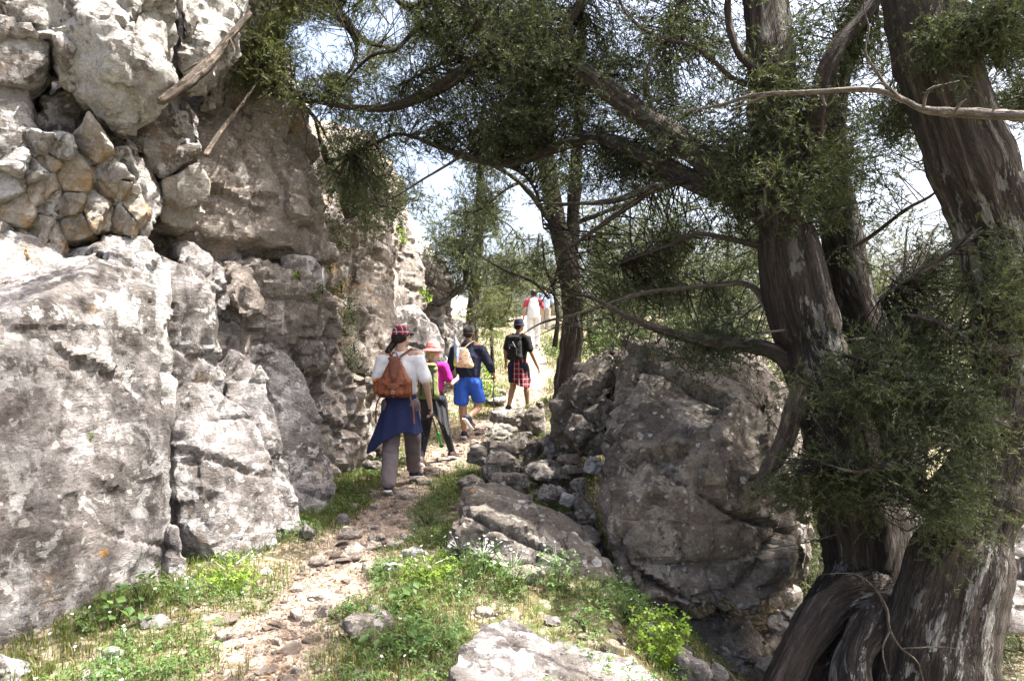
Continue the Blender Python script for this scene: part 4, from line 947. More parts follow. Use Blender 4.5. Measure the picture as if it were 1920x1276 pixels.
# crown hanging from the cliff top at the upper left
tree('juniper_tree', 'sunlit light green juniper rooted on the cliff top', P(500, -150, 8.2), [
    ('trunk', [(500, -150, 8.2), (560, -60, 8.0), (620, 10, 7.9), (655, 50, 7.6), (670, 80, 7.6)], [.12, .1, .08, .06, .05], 18),
    ('branch', [(655, 50, 7.8), (690, 80, 7.7), (740, 90, 7.6)], [.05, .035, .02], 10),
    ('branch', [(670, 80, 7.8), (660, 120, 7.7), (615, 180, 7.6), (560, 190, 7.5), (500, 150, 7.4)], [.03, .022, .018, .012, .006], 8),
    ('branch', [(560, -60, 8), (540, 40, 7.7), (500, 90, 7.6), (470, 120, 7.5)], [.035, .025, .015, .008], 8),
    ('branch', [(560, 190, 7.5), (590, 210, 7.6), (600, 240, 7.7), (625, 290, 7.9)], [.018, .016, .013, .008], 6, 'dead_wood')],
    [rb(450, 560, 10, 190, 6.5, 7.1, 200), rb(540, 700, 90, 230, 6.8, 7.6, 300), rb(480, 760, -60, 60, 6.8, 8.0, 380), rb(640, 780, 50, 160, 7.2, 8.2, 110), rb(600, 700, -20, 60, 7.2, 8.0, 60), rb(510, 580, 40, 160, 6.8, 7.4, 80)],
    seed=16, leaf='needles_light', fine=.75, K=12, twigs_per=11, sun_cull=.72)
tree('juniper_tree', 'dark juniper clinging to the shaded corner of the further cliff', P(650, 420, 9.8), [
    ('trunk', [(655, 400, 9.9), (640, 340, 9.2), (615, 300, 8.8), (600, 260, 8.5)], [.09, .08, .06, .04], 14),
    ('branch', [(615, 300, 8.8), (660, 300, 8.5), (720, 340, 8.3)], [.04, .03, .01], 8), ('branch', [(600, 260, 8.5), (590, 220, 8.3), (560, 205, 8.2)], [.03, .02, .01], 8), ('branch', [(640, 340, 9.2), (700, 380, 9), (750, 390, 8.8)], [.03, .02, .01], 8)],
    [rb(590, 780, 210, 400, 8.2, 10.2, 100), rb(700, 800, 330, 420, 8.8, 10.5, 34), rb(640, 760, 380, 440, 9.0, 10.2, 14)], seed=17, leafsize=1.25)

# ---- trees further off, each its own
FT = [  # px, base d, top py, half width px, foliage low py, label
 (1130, 24, 380, 85, 600, 'far rounded tree just right of the twin stems'),
 (1255, 20, 330, 100, 640, 'far bushy tree left of the forked trunk'),
 (1370, 17, 420, 100, 660, 'far dark tree behind the upper edge of the huge boulder'),
 (1560, 19, 470, 110, 760, 'far tree seen between the forked stems'),
 (1700, 15, 430, 110, 820, 'far light green tree between the right trunks'),
 (1830, 13, 300, 100, 760, 'far tree glimpsed behind the massive trunk'),
 (1010, 34, 440, 75, 590, 'small far tree above the two distant walkers'),
 (950, 30, 470, 55, 590, 'small bluish far tree left of the distant walkers'),
 (1440, 26, 300, 110, 600, 'tall hazy far tree behind the arching bough'),
 (1650, 26, 560, 110, 800, 'low far tree right of the second stem'),
 (1310, 30, 480, 80, 640, 'far low tree behind the pale dead branches'),
 (1790, 22, 120, 100, 420, 'tall far tree whose top shows right of the massive trunk'),
 (1200, 36, 420, 90, 620, 'dim farthest tree right of the path crest'),
 (1115, 14, 575, 50, 670, 'bush right of the far walkers at the foot of the twin stems'),
 (1205, 13, 585, 65, 700, 'bush under the bleached branch beyond the boulders'),
 (1310, 14.5, 575, 75, 700, 'wide bush behind the top of the huge boulder'),
 (1420, 13, 590, 65, 720, 'bush left of the forked trunk beyond the boulders'),
 (1170, 21, 560, 60, 625, 'far grey-green bush on the slope above the boulders'),
 (1290, 20, 560, 70, 640, 'far bush on the slope left of the forked trunk'),
 (1600, 12, 600, 80, 800, 'bush filling the gap between forked trunk and massive trunk'),
 (1720, 11, 560, 80, 820, 'bush in front of the light green far tree'),
 (1080, 27, 565, 40, 610, 'far bush right above the walkers on the crest'),
 (940, 24, 555, 45, 610, 'far bush left of the walkers on the crest'),
 (1900, 9.5, 980, 90, 1240, 'dark bush low at the right edge'),
 (1840, 7.6, 1080, 80, 1290, 'dark bush low between the massive trunk and the right corner'),
 (1960, 8.6, 820, 90, 1200, 'dark bush cut by the right edge above the corner'),
 (1540, 11, 700, 70, 1150, 'shaded bush behind the gap between the two forked stems'),
 (1505, 6.7, 1060, 42, 1160, 'small leafy bush squeezed between the huge boulder and the tree root'),
 (1490, 8.5, 960, 50, 1120, 'bush in the shade between the boulder and the forked trunk'),
]
for k, (px, d, top, hw, low, lb) in enumerate(FT):
    b = pz(px, d); far = d > 12; bush = 'bush' in lb.split()
    if bush: b = P(px, low + 60, d)
    tx, ty = P(px, top, d), P(px, low, d)
    tr = max(.04, d * .006)
    limbs = [('trunk', [b, Vector((b.x + .1, d, (b.z + ty.z) / 2 + .2)), Vector((tx.x - .1, d, (ty.z + tx.z) / 2)), Vector((tx.x, d, tx.z))], [tr * 1.3, tr, tr * .7, tr * .2], 10)]
    for j in range(5):
        f = .15 + .16 * j; z = ty.z + (tx.z - ty.z) * f; s = (-1) ** j; q = hw / F * d
        limbs.append(('branch', [Vector((b.x, d, z - .2 * (tx.z - ty.z) * .3)), Vector((b.x + s * q * .4, d - .3, z)), Vector((b.x + s * q * .85, d + .2 * s, z + .1))], [tr * .4, tr * .25, tr * .1], 6))
    cy = (top + low) / 2; n = int((26 if bush and far else 50) + hw * (low - top) / 190 * (1.0 if far else .9))
    th = hw / F * d * .8
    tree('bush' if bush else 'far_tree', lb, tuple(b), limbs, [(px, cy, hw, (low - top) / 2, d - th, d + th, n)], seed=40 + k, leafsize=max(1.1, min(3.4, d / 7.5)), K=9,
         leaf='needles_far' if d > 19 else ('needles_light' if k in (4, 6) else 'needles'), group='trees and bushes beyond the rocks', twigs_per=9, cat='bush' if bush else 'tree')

# ================================================================ people
def cloth_mat(name, c, rough=.9, weave=300, var=.12, bump=.3):
    return plain(name, c, rough, var, 9, bump, dist=.01)
M['skin'] = plain('skin', (.44, .27, .20), .55, .10, 14, .1)
M['skin_tan'] = plain('skin_tan', (.34, .20, .13), .55, .10, 14, .1)
M['hair'] = plain('dark_hair', (.018, .013, .010), .5, .4, 60, .6)
M['hair_fair'] = plain('fair_hair', (.40, .28, .14), .6, .3, 60, .5)
M['white_cotton'] = cloth_mat('white_cotton', (.72, .72, .74))
M['navy_knit'] = cloth_mat('navy_knit', (.020, .026, .080))
M['navy_dark'] = cloth_mat('navy_dark', (.014, .017, .040))
M['taupe'] = cloth_mat('taupe_trousers', (.165, .135, .135))
M['royal'] = cloth_mat('royal_blue', (.028, .095, .48))
M['black_cloth'] = cloth_mat('black_cloth', (.014, .014, .017))
M['charcoal'] = cloth_mat('charcoal_cloth', (.03, .03, .034))
M['magenta'] = cloth_mat('magenta_cotton', (.45, .02, .24))
M['pink_felt'] = cloth_mat('pink_cotton', (.60, .17, .16))
M['olive'] = cloth_mat('olive_nylon', (.15, .17, .065))
M['grey_cloth'] = cloth_mat('grey_cloth', (.12, .12, .13))
M['red_cotton'] = cloth_mat('red_cotton', (.33, .05, .075))
M['beige'] = cloth_mat('beige_trousers', (.42, .38, .32))
M['pale_blue'] = cloth_mat('pale_blue_cotton', (.36, .45, .58))
M['leather'] = plain('tan_leather', (.20, .060, .024), .42, .40, 10, .5, dist=.006)
M['leather_dark'] = plain('brown_leather_strap', (.15, .055, .03), .5, .3, 14, .3)
M['orange_leather'] = plain('orange_leather', (.50, .17, .03), .5, .3, 14, .3)
M['metal'] = plain('dull_metal', (.45, .42, .36), .35, .1, 40, 0, metallic=1)
M['rubber'] = plain('shoe_sole', (.62, .62, .60), .7)
M['shoe'] = plain('shoe_upper', (.02, .022, .034), .7)
M['shoe_brown'] = plain('shoe_brown', (.06, .04, .035), .7)
M['green_plastic'] = plain('green_plastic', (.03, .50, .07), .4)
M['yellow'] = plain('yellow_print', (.65, .55, .04), .6)
M['black_plastic'] = plain('black_plastic', (.015, .015, .015), .4)
M['straw'] = plain('straw_brim', (.50, .38, .20), .8)

def plaid(name, base, line1, line2, f=26.0):
    m = MT(name, .9); v = m.coord(); s = m.n('SeparateXYZ', Vector=v)
    a = m.math('ADD', s.outputs[0], m.math('MULTIPLY', s.outputs[1], .7))
    def st(x, fr, off, lo): return m.math('GREATER_THAN', m.math('SINE', m.math('ADD', m.math('MULTIPLY', x, fr * 6.283), off)), lo)
    c = m.mix(m.math('MULTIPLY', st(a, f, 0, .1), .65), base, line1)
    c = m.mix(m.math('MULTIPLY', st(s.outputs[2], f, 1, .1), .65), c, line1)
    c = m.mix(m.math('MULTIPLY', st(a, f, 2.1, .93), .7), c, line2); c = m.mix(m.math('MULTIPLY', st(s.outputs[2], f, 2.6, .93), .7), c, line2)
    m.col(c); return m.m
M['plaid_cap'] = plaid('plaid_cap', (.36, .012, .02), (.02, .02, .05), (.6, .6, .6), 14)
M['plaid_shirt'] = plaid('plaid_shirt', (.34, .012, .022), (.02, .012, .03), (.5, .45, .45), 11)
def floral():
    m = MT('floral_print', .8); v = m.coord()
    vn = m.n('TexVoronoi'); m.put(vn.inputs['Vector'], v); vn.inputs['Scale'].default_value = 32
    s = m.n('SeparateColor', Color=vn.outputs['Color'])
    c = m.mix(m.ramp(s.outputs[0], .3, .34), (.65, .50, .34), (.62, .12, .22)); c = m.mix(m.ramp(s.outputs[1], .68, .70), c, (.16, .20, .38)); c = m.mix(m.ramp(s.outputs[2], .72, .74), c, (.7, .5, .05))
    c = m.mix(m.ramp(vn.outputs['Distance'], .42, .5), c, (.68, .52, .38)); m.col(c); return m.m
M['floral'] = floral()
def leggings():
    m = MT('printed_leggings', .75); v = m.coord((1, 1, .4))
    m.col(m.mix(m.math('MULTIPLY', m.ramp(m.noise(v, 16, 5, .7, 1), .58, .64), .7), (.012, .012, .018), (.12, .13, .2))); return m.m
M['leggings'] = leggings()

def _ball(n=1):
    bm = bmesh.new(); bmesh.ops.create_icosphere(bm, subdivisions=2, radius=1)
    v = [x.co.copy() for x in bm.verts]; bm.free(); return v
BALL = _ball()
def cap(bm, a, ra, b=None, rb_=None):
    """the hull of two ellipsoids as one lump"""
    def pts(c, r):
        r = (r, r, r) if not isinstance(r, tuple) else r
        return [Vector((c[0] + v.x * r[0], c[1] + v.y * r[1], c[2] + v.z * r[2])) for v in BALL]
    ps = pts(a, ra) + (pts(b, rb_) if b is not None else [])
    t = bmesh.new()
    for p in ps: t.verts.new(p)
    bmesh.ops.convex_hull(t, input=list(t.verts))
    for v in [v for v in t.verts if not v.link_faces]: t.verts.remove(v)
    me = bpy.data.meshes.new('t'); t.to_mesh(me); t.free(); bm.from_mesh(me); bpy.data.meshes.remove(me)

def lump(name, parts, mat, parent, voxel=.012, smooth=4, folds=0, fs=(1, 1, .5), seed=1, fscale=14):
    bm = bmesh.new()
    for q in parts: cap(bm, *q)
    me = bpy.data.meshes.new('lump'); bm.to_mesh(me); bm.free()
    V, N, polys = evaluated(me, [('REMESH', dict(mode='VOXEL', voxel_size=voxel)), ('SMOOTH', dict(iterations=smooth, factor=.5))])
    if folds:
        V = V + N * ((1 - np.abs(fbm(V * np.array(fs) * fscale, 3, seed)) * 3)[:, None] * folds)
    return link(name, mesh_np(name, V, polys), M[mat], parent)

def hand(parts, w, d, side, grip=.7, s=1.0):
    """palm and five bent fingers growing from wrist w in direction d; side +1 right, -1 left"""
    w = Vector(w); d = Vector(d).normalized(); pn = Vector((side, 0, 0)) - d * d.x * side; pn.normalize()   # back of the hand outward
    ac = d.cross(pn) * side; ac.normalize()      # across the palm, + = thumb side (forward)
    if ac.y < 0: ac = -ac
    palm = w + d * .085 * s
    parts.append((w, .025 * s, w + d * .03 * s, .026 * s))
    for k in (-1, 1): parts.append((w + d * .03 * s, .018 * s, palm + ac * .026 * k * s, .0145 * s))
    parts.append((palm + ac * .026 * s, .014 * s, palm - ac * .028 * s, .0135 * s))
    for k, ln in enumerate((.072, .080, .075, .060)):
        b = palm + ac * (.030 - .020 * k) * s
        k1 = b + d * ln * .5 * s - pn * .018 * grip * s; e = k1 + (d * (1 - grip) - pn * grip).normalized() * ln * .38 * s; e2 = e + (d * (.6 - grip) - pn * .8 * grip).normalized() * ln * .26 * s
        parts += [(b, .0100 * s, k1, .0092 * s), (k1, .0092 * s, e, .0082 * s), (e, .0082 * s, e2, .007 * s)]
    t0 = w + d * .028 * s + ac * .024 * s; t1 = t0 + (d * .6 + ac * .8 - pn * .2).normalized() * .042 * s; t2 = t1 + (d - pn * .5 * grip).normalized() * .032 * s
    parts += [(t0, .013 * s, t1, .0105 * s), (t1, .0105 * s, t2, .0085 * s)]

def body(root, J, skin='skin', turn=0, voxel=.0118, build=1.0, face=True):
    """one continuous figure; J holds the joints; turn = head yaw (positive to the right)"""
    p = []
    b = build
    p.append(((0, 0, J['hip']), (.135 * b, .095 * b, .09), (0, 0, J['hip'] + .2), (.115 * b, .085 * b, .08)))
    p.append(((0, 0, J['hip'] + .2), (.115 * b, .085 * b, .08), (0, .01, J['sh'] - .12), (.150 * b, .105 * b, .10)))
    p.append((J['shL'], .052 * b, J['shR'], .052 * b)); p.append(((0, 0.01, J['sh'] - .03), (.09, .07, .05), J['neck'], .053)); p.append((J['neck'], .052, J['head'], .052))
    for s in 'LR':
        p += [(J['sh' + s], .052 * b, J['el' + s], .040 * b), (J['el' + s], .040 * b, J['wr' + s], .027)]
        w, e = Vector(J['wr' + s]), Vector(J['el' + s])
        hand(p, w, J.get('hd' + s, (w - e)), 1 if s == 'R' else -1, J.get('grip' + s, .6))
        p += [(J['hip' + s], .088 * b, J['kn' + s], .058 * b), (J['kn' + s], .056 * b, Vector(J['kn' + s]).lerp(Vector(J['an' + s]), .3) + Vector((0, -.012, 0)), .057 * b), (Vector(J['kn' + s]).lerp(Vector(J['an' + s]), .3) + Vector((0, -.012, 0)), .056 * b, J['an' + s], .036),
              (J['an' + s], .036, J['toe' + s], .03)]
    h = Vector(J['head']); Rz = Matrix.Rotation(-turn, 3, 'Z')
    def H(x, y, z): return h + Rz @ Vector((x, y, z))
    p += [(H(0, -.005, .02), (.076, .088, .095), H(0, .02, -.03), (.062, .072, .07)), (H(0, .03, -.02), (.055, .06, .06), H(0, .068, -.085), (.03, .022, .022)),
          (H(0, .088, .005), .012, H(0, .112, -.032), .013), (H(-.03, .085, .022), .014, H(.03, .085, .022), .014), (H(-.016, .092, -.058), .011, H(.016, .092, -.058), .011)]
    for k in (-1, 1): p.append((H(.077 * k, -.002, .012), (.009, .018, .026), H(.076 * k, .004, -.022), (.008, .012, .014)))
    o = lump('body', p, skin, root, voxel, 2)
    if face:
        for k in (-1, 1): e = lump('eye', [(H(.03 * k, .088, .008), .0115)], 'rubber', root, .004, 0); e2 = lump('pupil', [(H(.031 * k, .0965, .008), .0055)], 'hair', e, .003, 0)
    return H

def J_std(H=1.75):
    k = H / 1.75
    J = dict(hip=.93 * k, sh=1.43 * k, neck=(0, .02, 1.49 * k), head=(0, .035, 1.625 * k))
    for s, x in (('L', -1), ('R', 1)):
        J['sh' + s] = (.185 * x, 0, 1.42 * k); J['el' + s] = (.25 * x, -.03, 1.14 * k); J['wr' + s] = (.28 * x, .06, .90 * k)
        J['hip' + s] = (.095 * x, 0, .90 * k); J['kn' + s] = (.10 * x, .03, .49 * k); J['an' + s] = (.10 * x, 0, .09); J['toe' + s] = (.11 * x, .13, .03)
    return J

def band(name, pts, w, t, mat, parent, ref=(0, 0, None), step=.03):
    c, _ = catmull(pts, [1] * len(pts), step); n = len(c)
    tg = unit(np.gradient(c, axis=0)); out = c - np.array([ref[0], ref[1], 0]); out[:, 2] = 0
    if ref[2] is not None: out = np.tile(np.array(ref[2], float), (n, 1))
    out = unit(out - tg * (out * tg).sum(1)[:, None]); sd_ = unit(np.cross(tg, out))
    V = np.stack([c + sd_ * w / 2 - out * t / 2, c + sd_ * w / 2 + out * t / 2, c - sd_ * w / 2 + out * t / 2, c - sd_ * w / 2 - out * t / 2], 1).reshape(-1, 3)
    i = np.arange(n * 4).reshape(n, 4); j = np.roll(i, -1, 1)
    Q = np.stack([i[:-1], i[1:], j[1:], j[:-1]], -1).reshape(-1, 4)
    Q = np.vstack([Q, [[0, 1, 2, 3]], [[n * 4 - 1, n * 4 - 2, n * 4 - 3, n * 4 - 4]]])
    return link(name, mesh_np(name, V, Q, False), M[mat], parent)

def drape(name, a0, a1, ztop, hem, rad, mat, parent, nu=70, nv=34, thick=.008, folds=.018, nf=9, seed=1, flare=.05, cy=0.0, ry=.8):
    """cloth hanging from the waist: angles measured at the body's axis, 270 = straight back"""
    u = np.linspace(0, 1, nu); v = np.linspace(0, 1, nv); U, Vv = np.meshgrid(u, v)
    a = np.radians(a0 + (a1 - a0) * U); hz = np.interp(U, hem[0], hem[1]); fl = np.interp(U, hem[0], hem[2]) if len(hem) > 2 else flare
    z = ztop + (hz - ztop) * Vv
    n = fbm(np.stack([U.ravel() * 5, Vv.ravel() * 1.2, 0 * U.ravel()], 1), 3, seed).reshape(U.shape)
    r = rad + fl * Vv ** 1.2 + (np.sin(U * nf * 6.283 + n * 4) * folds * (.25 + .75 * Vv) + n * folds)
    X = np.cos(a) * r; Y = np.sin(a) * r * ry + cy
    Po = np.stack([X, Y, z], -1).reshape(-1, 3); r2 = r - thick
    Pi = np.stack([np.cos(a) * r2, np.sin(a) * r2 * ry + cy, z], -1).reshape(-1, 3)
    V = np.vstack([Po, Pi]); m = nu * nv; i = np.arange(m).reshape(nv, nu)
    q = np.stack([i[:-1, :-1], i[:-1, 1:], i[1:, 1:], i[1:, :-1]], -1).reshape(-1, 4)
    Q = [q, q[:, ::-1] + m]
    edge = np.concatenate([i[0], i[1:, -1], i[-1, -2::-1], i[-2:0:-1, 0]]); en = np.roll(edge, -1)
    Q.append(np.stack([edge, edge + m, en + m, en], 1))
    return link(name, mesh_np(name, V, np.vstack(Q)), M[mat], parent)

def shoe(root, J, s, upper='shoe', pitch=0, yaw=0):
    a = Vector(J['an' + s]); t = Vector(J['toe' + s]); d = (t - a); d.normalize(); dn = Vector((0, 0, -1)) - d * (-d.z); dn.normalize()
    sd_ = d.cross(dn)
    f = (t - a) * .0
    heel = a + d * -.035 + dn * .035; toe = a + d * .165 + dn * .055
    sole_h = a + d * -.04 + dn * .066; sole_t = a + d * .175 + dn * .072
    up = lump('shoe', [(a + d * -.01, .047, heel, .043), (heel, .042, toe, (.044, .044, .030)), (a + d * .02, .045, toe - d * .04, .036)], upper, root, .009, 2)
    lump('sole', [(sole_h, (.045, .045, .014), a + d * .07 + dn * .070, (.043, .043, .013)), (a + d * .07 + dn * .070, (.043, .043, .013), sole_t, (.046, .040, .013))], 'rubber', up, .008, 1)
    lump('laces', [(a + d * .05 - dn * .006, .016, a + d * .10 + dn * .018, .014)], 'rubber' if upper == 'shoe' else upper, up, .007, 1)
    return up

def place(x, y, rz, label, h=0.0): return empty('person', (x, y, gz1(x, y) + h), rz, label, 'person')

# ---- first walker: white shirt, jumper round the waist, plaid cap
r1 = place(-1.20, 7.35, 0, 'person in white t-shirt and plaid cap with a blue jumper tied round the waist')
J = J_std(1.78)
J.update(elL=(-.265, .0, 1.17), wrL=(-.20, .22, 1.13), hdL=(.3, .8, .2), elR=(.285, -.06, 1.15), wrR=(.315, .03, .905), gripR=.75,
         knL=(-.10, -.02, .49), anL=(-.085, -.24, .10), toeL=(-.09, -.11, .04), knR=(.10, .22, .52), anR=(.085, .42, .13), toeR=(.13, .56, .11))
H = body(r1, J, 'skin', turn=R(38), voxel=.0098)
lump('t_shirt', [((0, 0, 1.05), (.175, .125, .06), (0, .0, 1.30), (.190, .135, .10)), ((-.175, 0, 1.40), (.078, .075, .070), (.175, 0, 1.40), (.078, .075, .070)), ((0, 0, 1.30), (.19, .135, .1), (0, .01, 1.42), (.15, .10, .08)), ((0, .01, 1.42), (.14, .10, .06), (0, .02, 1.475), (.075, .068, .03)),
                 ((-.19, 0, 1.395), .078, (-.245, -.005, 1.21), .070), ((.19, 0, 1.395), .078, (.268, -.04, 1.205), .072)], 'white_cotton', r1, .011, 3, .0045, (1, 1, .7), 3, 13)
for s in 'LR':
    hp, kn, an = J['hip' + s], J['kn' + s], J['an' + s]
    lump('trouser_leg', [((hp[0] * .9, 0, .93), (.125, .115, .08), (kn[0], kn[1], kn[2]), .092), (kn, .092, (an[0], an[1] - .01, an[2] + .02), (.080, .085, .05))], 'taupe', r1, .013, 3, .006, (1, 1, 1.4), 7 + ord(s), 12)
    shoe(r1, J, s)
drape('jumper', 150, 385, 1.03, ([0, .10, .22, .32, .42, .55, .75, .88, 1], [.80, .66, .40, .50, .58, .64, .60, .62, .80], [.02, .10, .20, .13, .08, .05, .06, .07, .03]), .165, 'navy_knit', r1, 90, 40, .012, .010, 6, 4)
band('jumper_sleeve', [(.14, .11, .98), (.06, .16, 1.0), (-.06, .16, 1.0), (-.14, .11, .99)], .07, .035, 'navy_knit', r1)
cp = lump('cap', [(H(0, -.012, .045), (.090, .102, .078), H(0, .0, .075), (.078, .088, .052)), (H(0, -.01, .03), (.092, .104, .03), H(0, .01, .03), (.090, .100, .03))], 'plaid_cap', r1, .008, 3)
lump('cap_brim', [(H(-.04, .10, .030), (.03, .03, .010), H(.04, .10, .030), (.03, .03, .010)), (H(0, .12, .026), (.06, .05, .008), H(0, .15, .018), (.045, .03, .007))], 'navy_dark', cp, .007, 1)
lump('cap_band', [(H(0, -.012, .012), (.093, .105, .018), H(0, .0, .012), (.092, .102, .018))], 'navy_dark', cp, .008, 1)
lump('hair', [(H(0, -.035, .0), (.082, .076, .060), H(0, -.045, -.045), (.068, .058, .035)), (H(-.07, -.01, -.01), (.018, .03, .04), H(.07, -.01, -.01), (.018, .03, .04)), (H(-.035, -.05, -.05), .04, (-.125, -.03, 1.50), .032), ((-.125, -.03, 1.50), .032, (-.165, .02, 1.45), .022)], 'hair', r1, .009, 2, .004, fscale=40)

def backpack(name, P0, label, cat='backpack'): return empty(name, P0, 0, label, cat)
bp = backpack('backpack', (r1.location.x - .03, r1.location.y - .19, r1.location.z + 1.0), 'brown leather drawstring rucksack on the back of the nearest walker')
bag = lump('bag', [((-.13, 0, .07), (.06, .07, .06), (.13, 0, .07), (.06, .07, .06)), ((-.13, 0, .16), (.055, .07, .05), (.13, 0, .16), (.055, .07, .05)), ((-.13, 0, .07), (.06, .07, .06), (-.13, 0, .17), (.055, .07, .05)), ((.13, 0, .07), (.06, .07, .06), (.13, 0, .17), (.055, .07, .05)),
                   ((0, 0, .10), (.18, .08, .08), (0, .01, .22), (.15, .075, .06)), ((0, .01, .24), (.135, .07, .04), (0, .03, .41), (.050, .045, .03))], 'leather', bp, .009, 4, .006, (1, 1, .35), 5, 22)
fl = lump('flap', [((-.035, -.015, .42), (.035, .04, .02), (.035, -.015, .42), (.035, .04, .02)), ((0, -.035, .40), (.055, .03, .025), (0, -.065, .27), (.050, .018, .03)), ((0, -.065, .27), (.048, .018, .03), (0, -.082, .215), (.03, .013, .02))], 'leather_dark', bp, .008, 3, .002)
pk = lump('front_pocket', [((-.075, -.075, .06), (.03, .03, .03), (.075, -.075, .06), (.03, .03, .03)), ((-.07, -.072, .15), (.03, .028, .02), (.07, -.072, .15), (.03, .028, .02)), ((0, -.08, .06), (.09, .03, .03), (0, -.075, .15), (.09, .028, .02))], 'leather', bp, .008, 3, .002)
lump('pocket_flap', [((-.08, -.098, .155), (.02, .010, .012), (.08, -.098, .155), (.02, .010, .012)), ((0, -.106, .13), (.07, .009, .03), (0, -.108, .115), (.05, .008, .025))], 'leather', pk, .006, 2)
band('closing_strap', [(0, -.118, .12), (0, -.122, .07), (0, -.105, .02)], .024, .005, 'leather_dark', pk, (0, 0, (0, -1, 0)), .02)
bk = lump('buckle', [((-.014, -.122, .088), .005, (.014, -.122, .088), .005), ((-.014, -.122, .064), .005, (.014, -.122, .064), .005), ((-.014, -.122, .088), .004, (-.014, -.122, .064), .004), ((.014, -.122, .088), .004, (.014, -.122, .064), .004)], 'metal', pk, .0035, 0)
sp = lump('side_pocket', [((-.195, 0, .07), (.03, .045, .03), (-.19, 0, .15), (.028, .042, .03))], 'leather', bp, .009, 2)
lump('pocket_top', [((-.205, -.01, .185), (.022, .035, .018), (-.19, -.01, .21), (.018, .03, .012))], 'orange_leather', sp, .007, 2)
T = Tubes(); T.add([(-.06, -.052, .33), (-.03, -.075, .27), (.0, -.095, .235), (-.015, -.1, .17)], [.004] * 4, 6, .02); T.add([(.06, -.052, .33), (.03, -.075, .27), (.0, -.095, .235), (.018, -.1, .16)], [.004] * 4, 6, .02)
T.build('drawcord', 'leather_dark', bp)
T = Tubes(); T.add([(-.03, .0, .42), (-.02, -.01, .475), (.02, -.01, .475), (.03, .0, .42)], [.007] * 4, 7, .02); T.build('carry_handle', 'leather_dark', bp)
for k in (-1, 1):
    band('shoulder_strap', [(.035 * k + .0, .02, .42), (.085 * k + .015, .09, .475), (.125 * k + .03, .17, .515), (.135 * k + .03, .24, .47), (.15 * k + .03, .30, .36), (.17 * k + .03, .30, .20), (.17 * k + .02, .2, .08), (.14 * k, .06, .03)], .028, .006, 'leather_dark', bp, (.03, .19, None))
    band('strap_end', [(.14 * k + .0, .03, .05), (.19 * k + .0, -.01, -.07), (.20 * k + .01, -.03, -.26)], .020, .005, 'leather_dark', bp, (0, .19, None))

def pole(label, top, tip, ring=None, colr='black_plastic'):
    t, q = Vector(top), Vector(tip); rt = empty('walking_pole', q, 0, label, 'walking pole'); a = t - q; a0 = Vector((0, 0, 0))
    T = Tubes(); T.add([a0, a * .5], [.006, .008], 8, .2); T.add([a * .5, a], [.009, .009], 8, .2); T.build('shaft', 'grey_cloth', rt)
    lump('handle', [(a * .93, .015, a, .016), (a, .016, a + a.normalized() * .03, .020)], colr, rt, .006, 1)
    T = Tubes(); T.add([a * .05, a * .05 + a.normalized() * .006], [.028, .026], 12, .05); T.build('basket', 'black_plastic', rt)
    T = Tubes(); L0 = a * .98; T.add([L0, L0 + Vector((.03, -.02, -.07)), L0 + Vector((.0, -.03, -.13)), L0 + Vector((-.02, 0, -.05))], [.004] * 4, 5, .03); T.build('wrist_loop', colr, rt)
    if ring: lump('sleeve', [(a * ring[0], .014, a * ring[1], .022), (a * ring[1], .022, a * (ring[1] + .02), .012)], 'green_plastic', rt, .006, 1)
    return rt
hx, hy, hz_ = r1.location.x + .315, r1.location.y + .05, r1.location.z
pole('black stick with bright green lower part in the hand of the nearest walker', (hx, hy + .01, hz_ + .84), P(829, 838, 8.25), (.06, .42))

# ---- second walker: pink hat
r2 = place(-1.03, 8.85, R(-12), 'person in pink bucket hat, magenta sleeves and black leggings behind the nearest walker')
J = J_std(1.60)
J.update(elR=(.235, .03, 1.06), wrR=(.24, .24, 1.10), hdR=(.1, .9, .25), elL=(-.23, .0, 1.05), wrL=(-.2, .2, 1.0), anL=(-.10, -.17, .11), toeL=(-.1, -.03, .05), knL=(-.09, -.0, .45), knR=(.10, .22, .47), anR=(.14, .40, .12), toeR=(.17, .54, .09), shL=(-.155, 0, 1.30), shR=(.155, 0, 1.30))
H = body(r2, J, 'skin', turn=R(25), build=.86)
lump('t_shirt', [((0, 0, .98), (.155, .11, .05), (0, 0, 1.17), (.155, .115, .09)), ((-.15, 0, 1.28), .066, (.15, 0, 1.28), .066), ((0, 0, 1.17), (.155, .11, .1), (0, .01, 1.30), (.12, .085, .06)), ((-.16, 0, 1.28), .066, (-.205, 0, 1.13), .056), ((.16, 0, 1.28), .066, (.212, .015, 1.13), .058)], 'magenta', r2, .011, 3, .004)
for s in 'LR':
    hp, kn, an = J['hip' + s], J['kn' + s], J['an' + s]
    lump('legging', [((hp[0] * .85, 0, .86), (.112, .105, .09), kn, .062), (kn, .062, Vector(kn).lerp(Vector(an), .35) + Vector((0, -.015, 0)), .057), (Vector(kn).lerp(Vector(an), .35) + Vector((0, -.015, 0)), .057, an, .043)], 'leggings', r2, .011, 2, .002)
    shoe(r2, J, s, 'shoe_brown')
hat = lump('bucket_hat', [(H(0, -.005, .045), (.093, .102, .05), H(0, 0, .095), (.078, .084, .035))], 'pink_felt', r2, .008, 2, .002)
lump('hat_brim', [(H(0, 0, .035), (.098, .108, .012), H(0, 0, .0), (.142, .152, .008))], 'pink_felt', hat, .008, 1, .004, (1, 1, .2), 4, 20)
lump('hair', [(H(0, -.03, -.01), (.078, .07, .05), H(0, -.04, -.07), (.05, .045, .05)), (H(0, -.05, -.06), .035, H(.0, -.07, -.10), .028)], 'hair_fair', r2, .009, 2, .003, fscale=40)
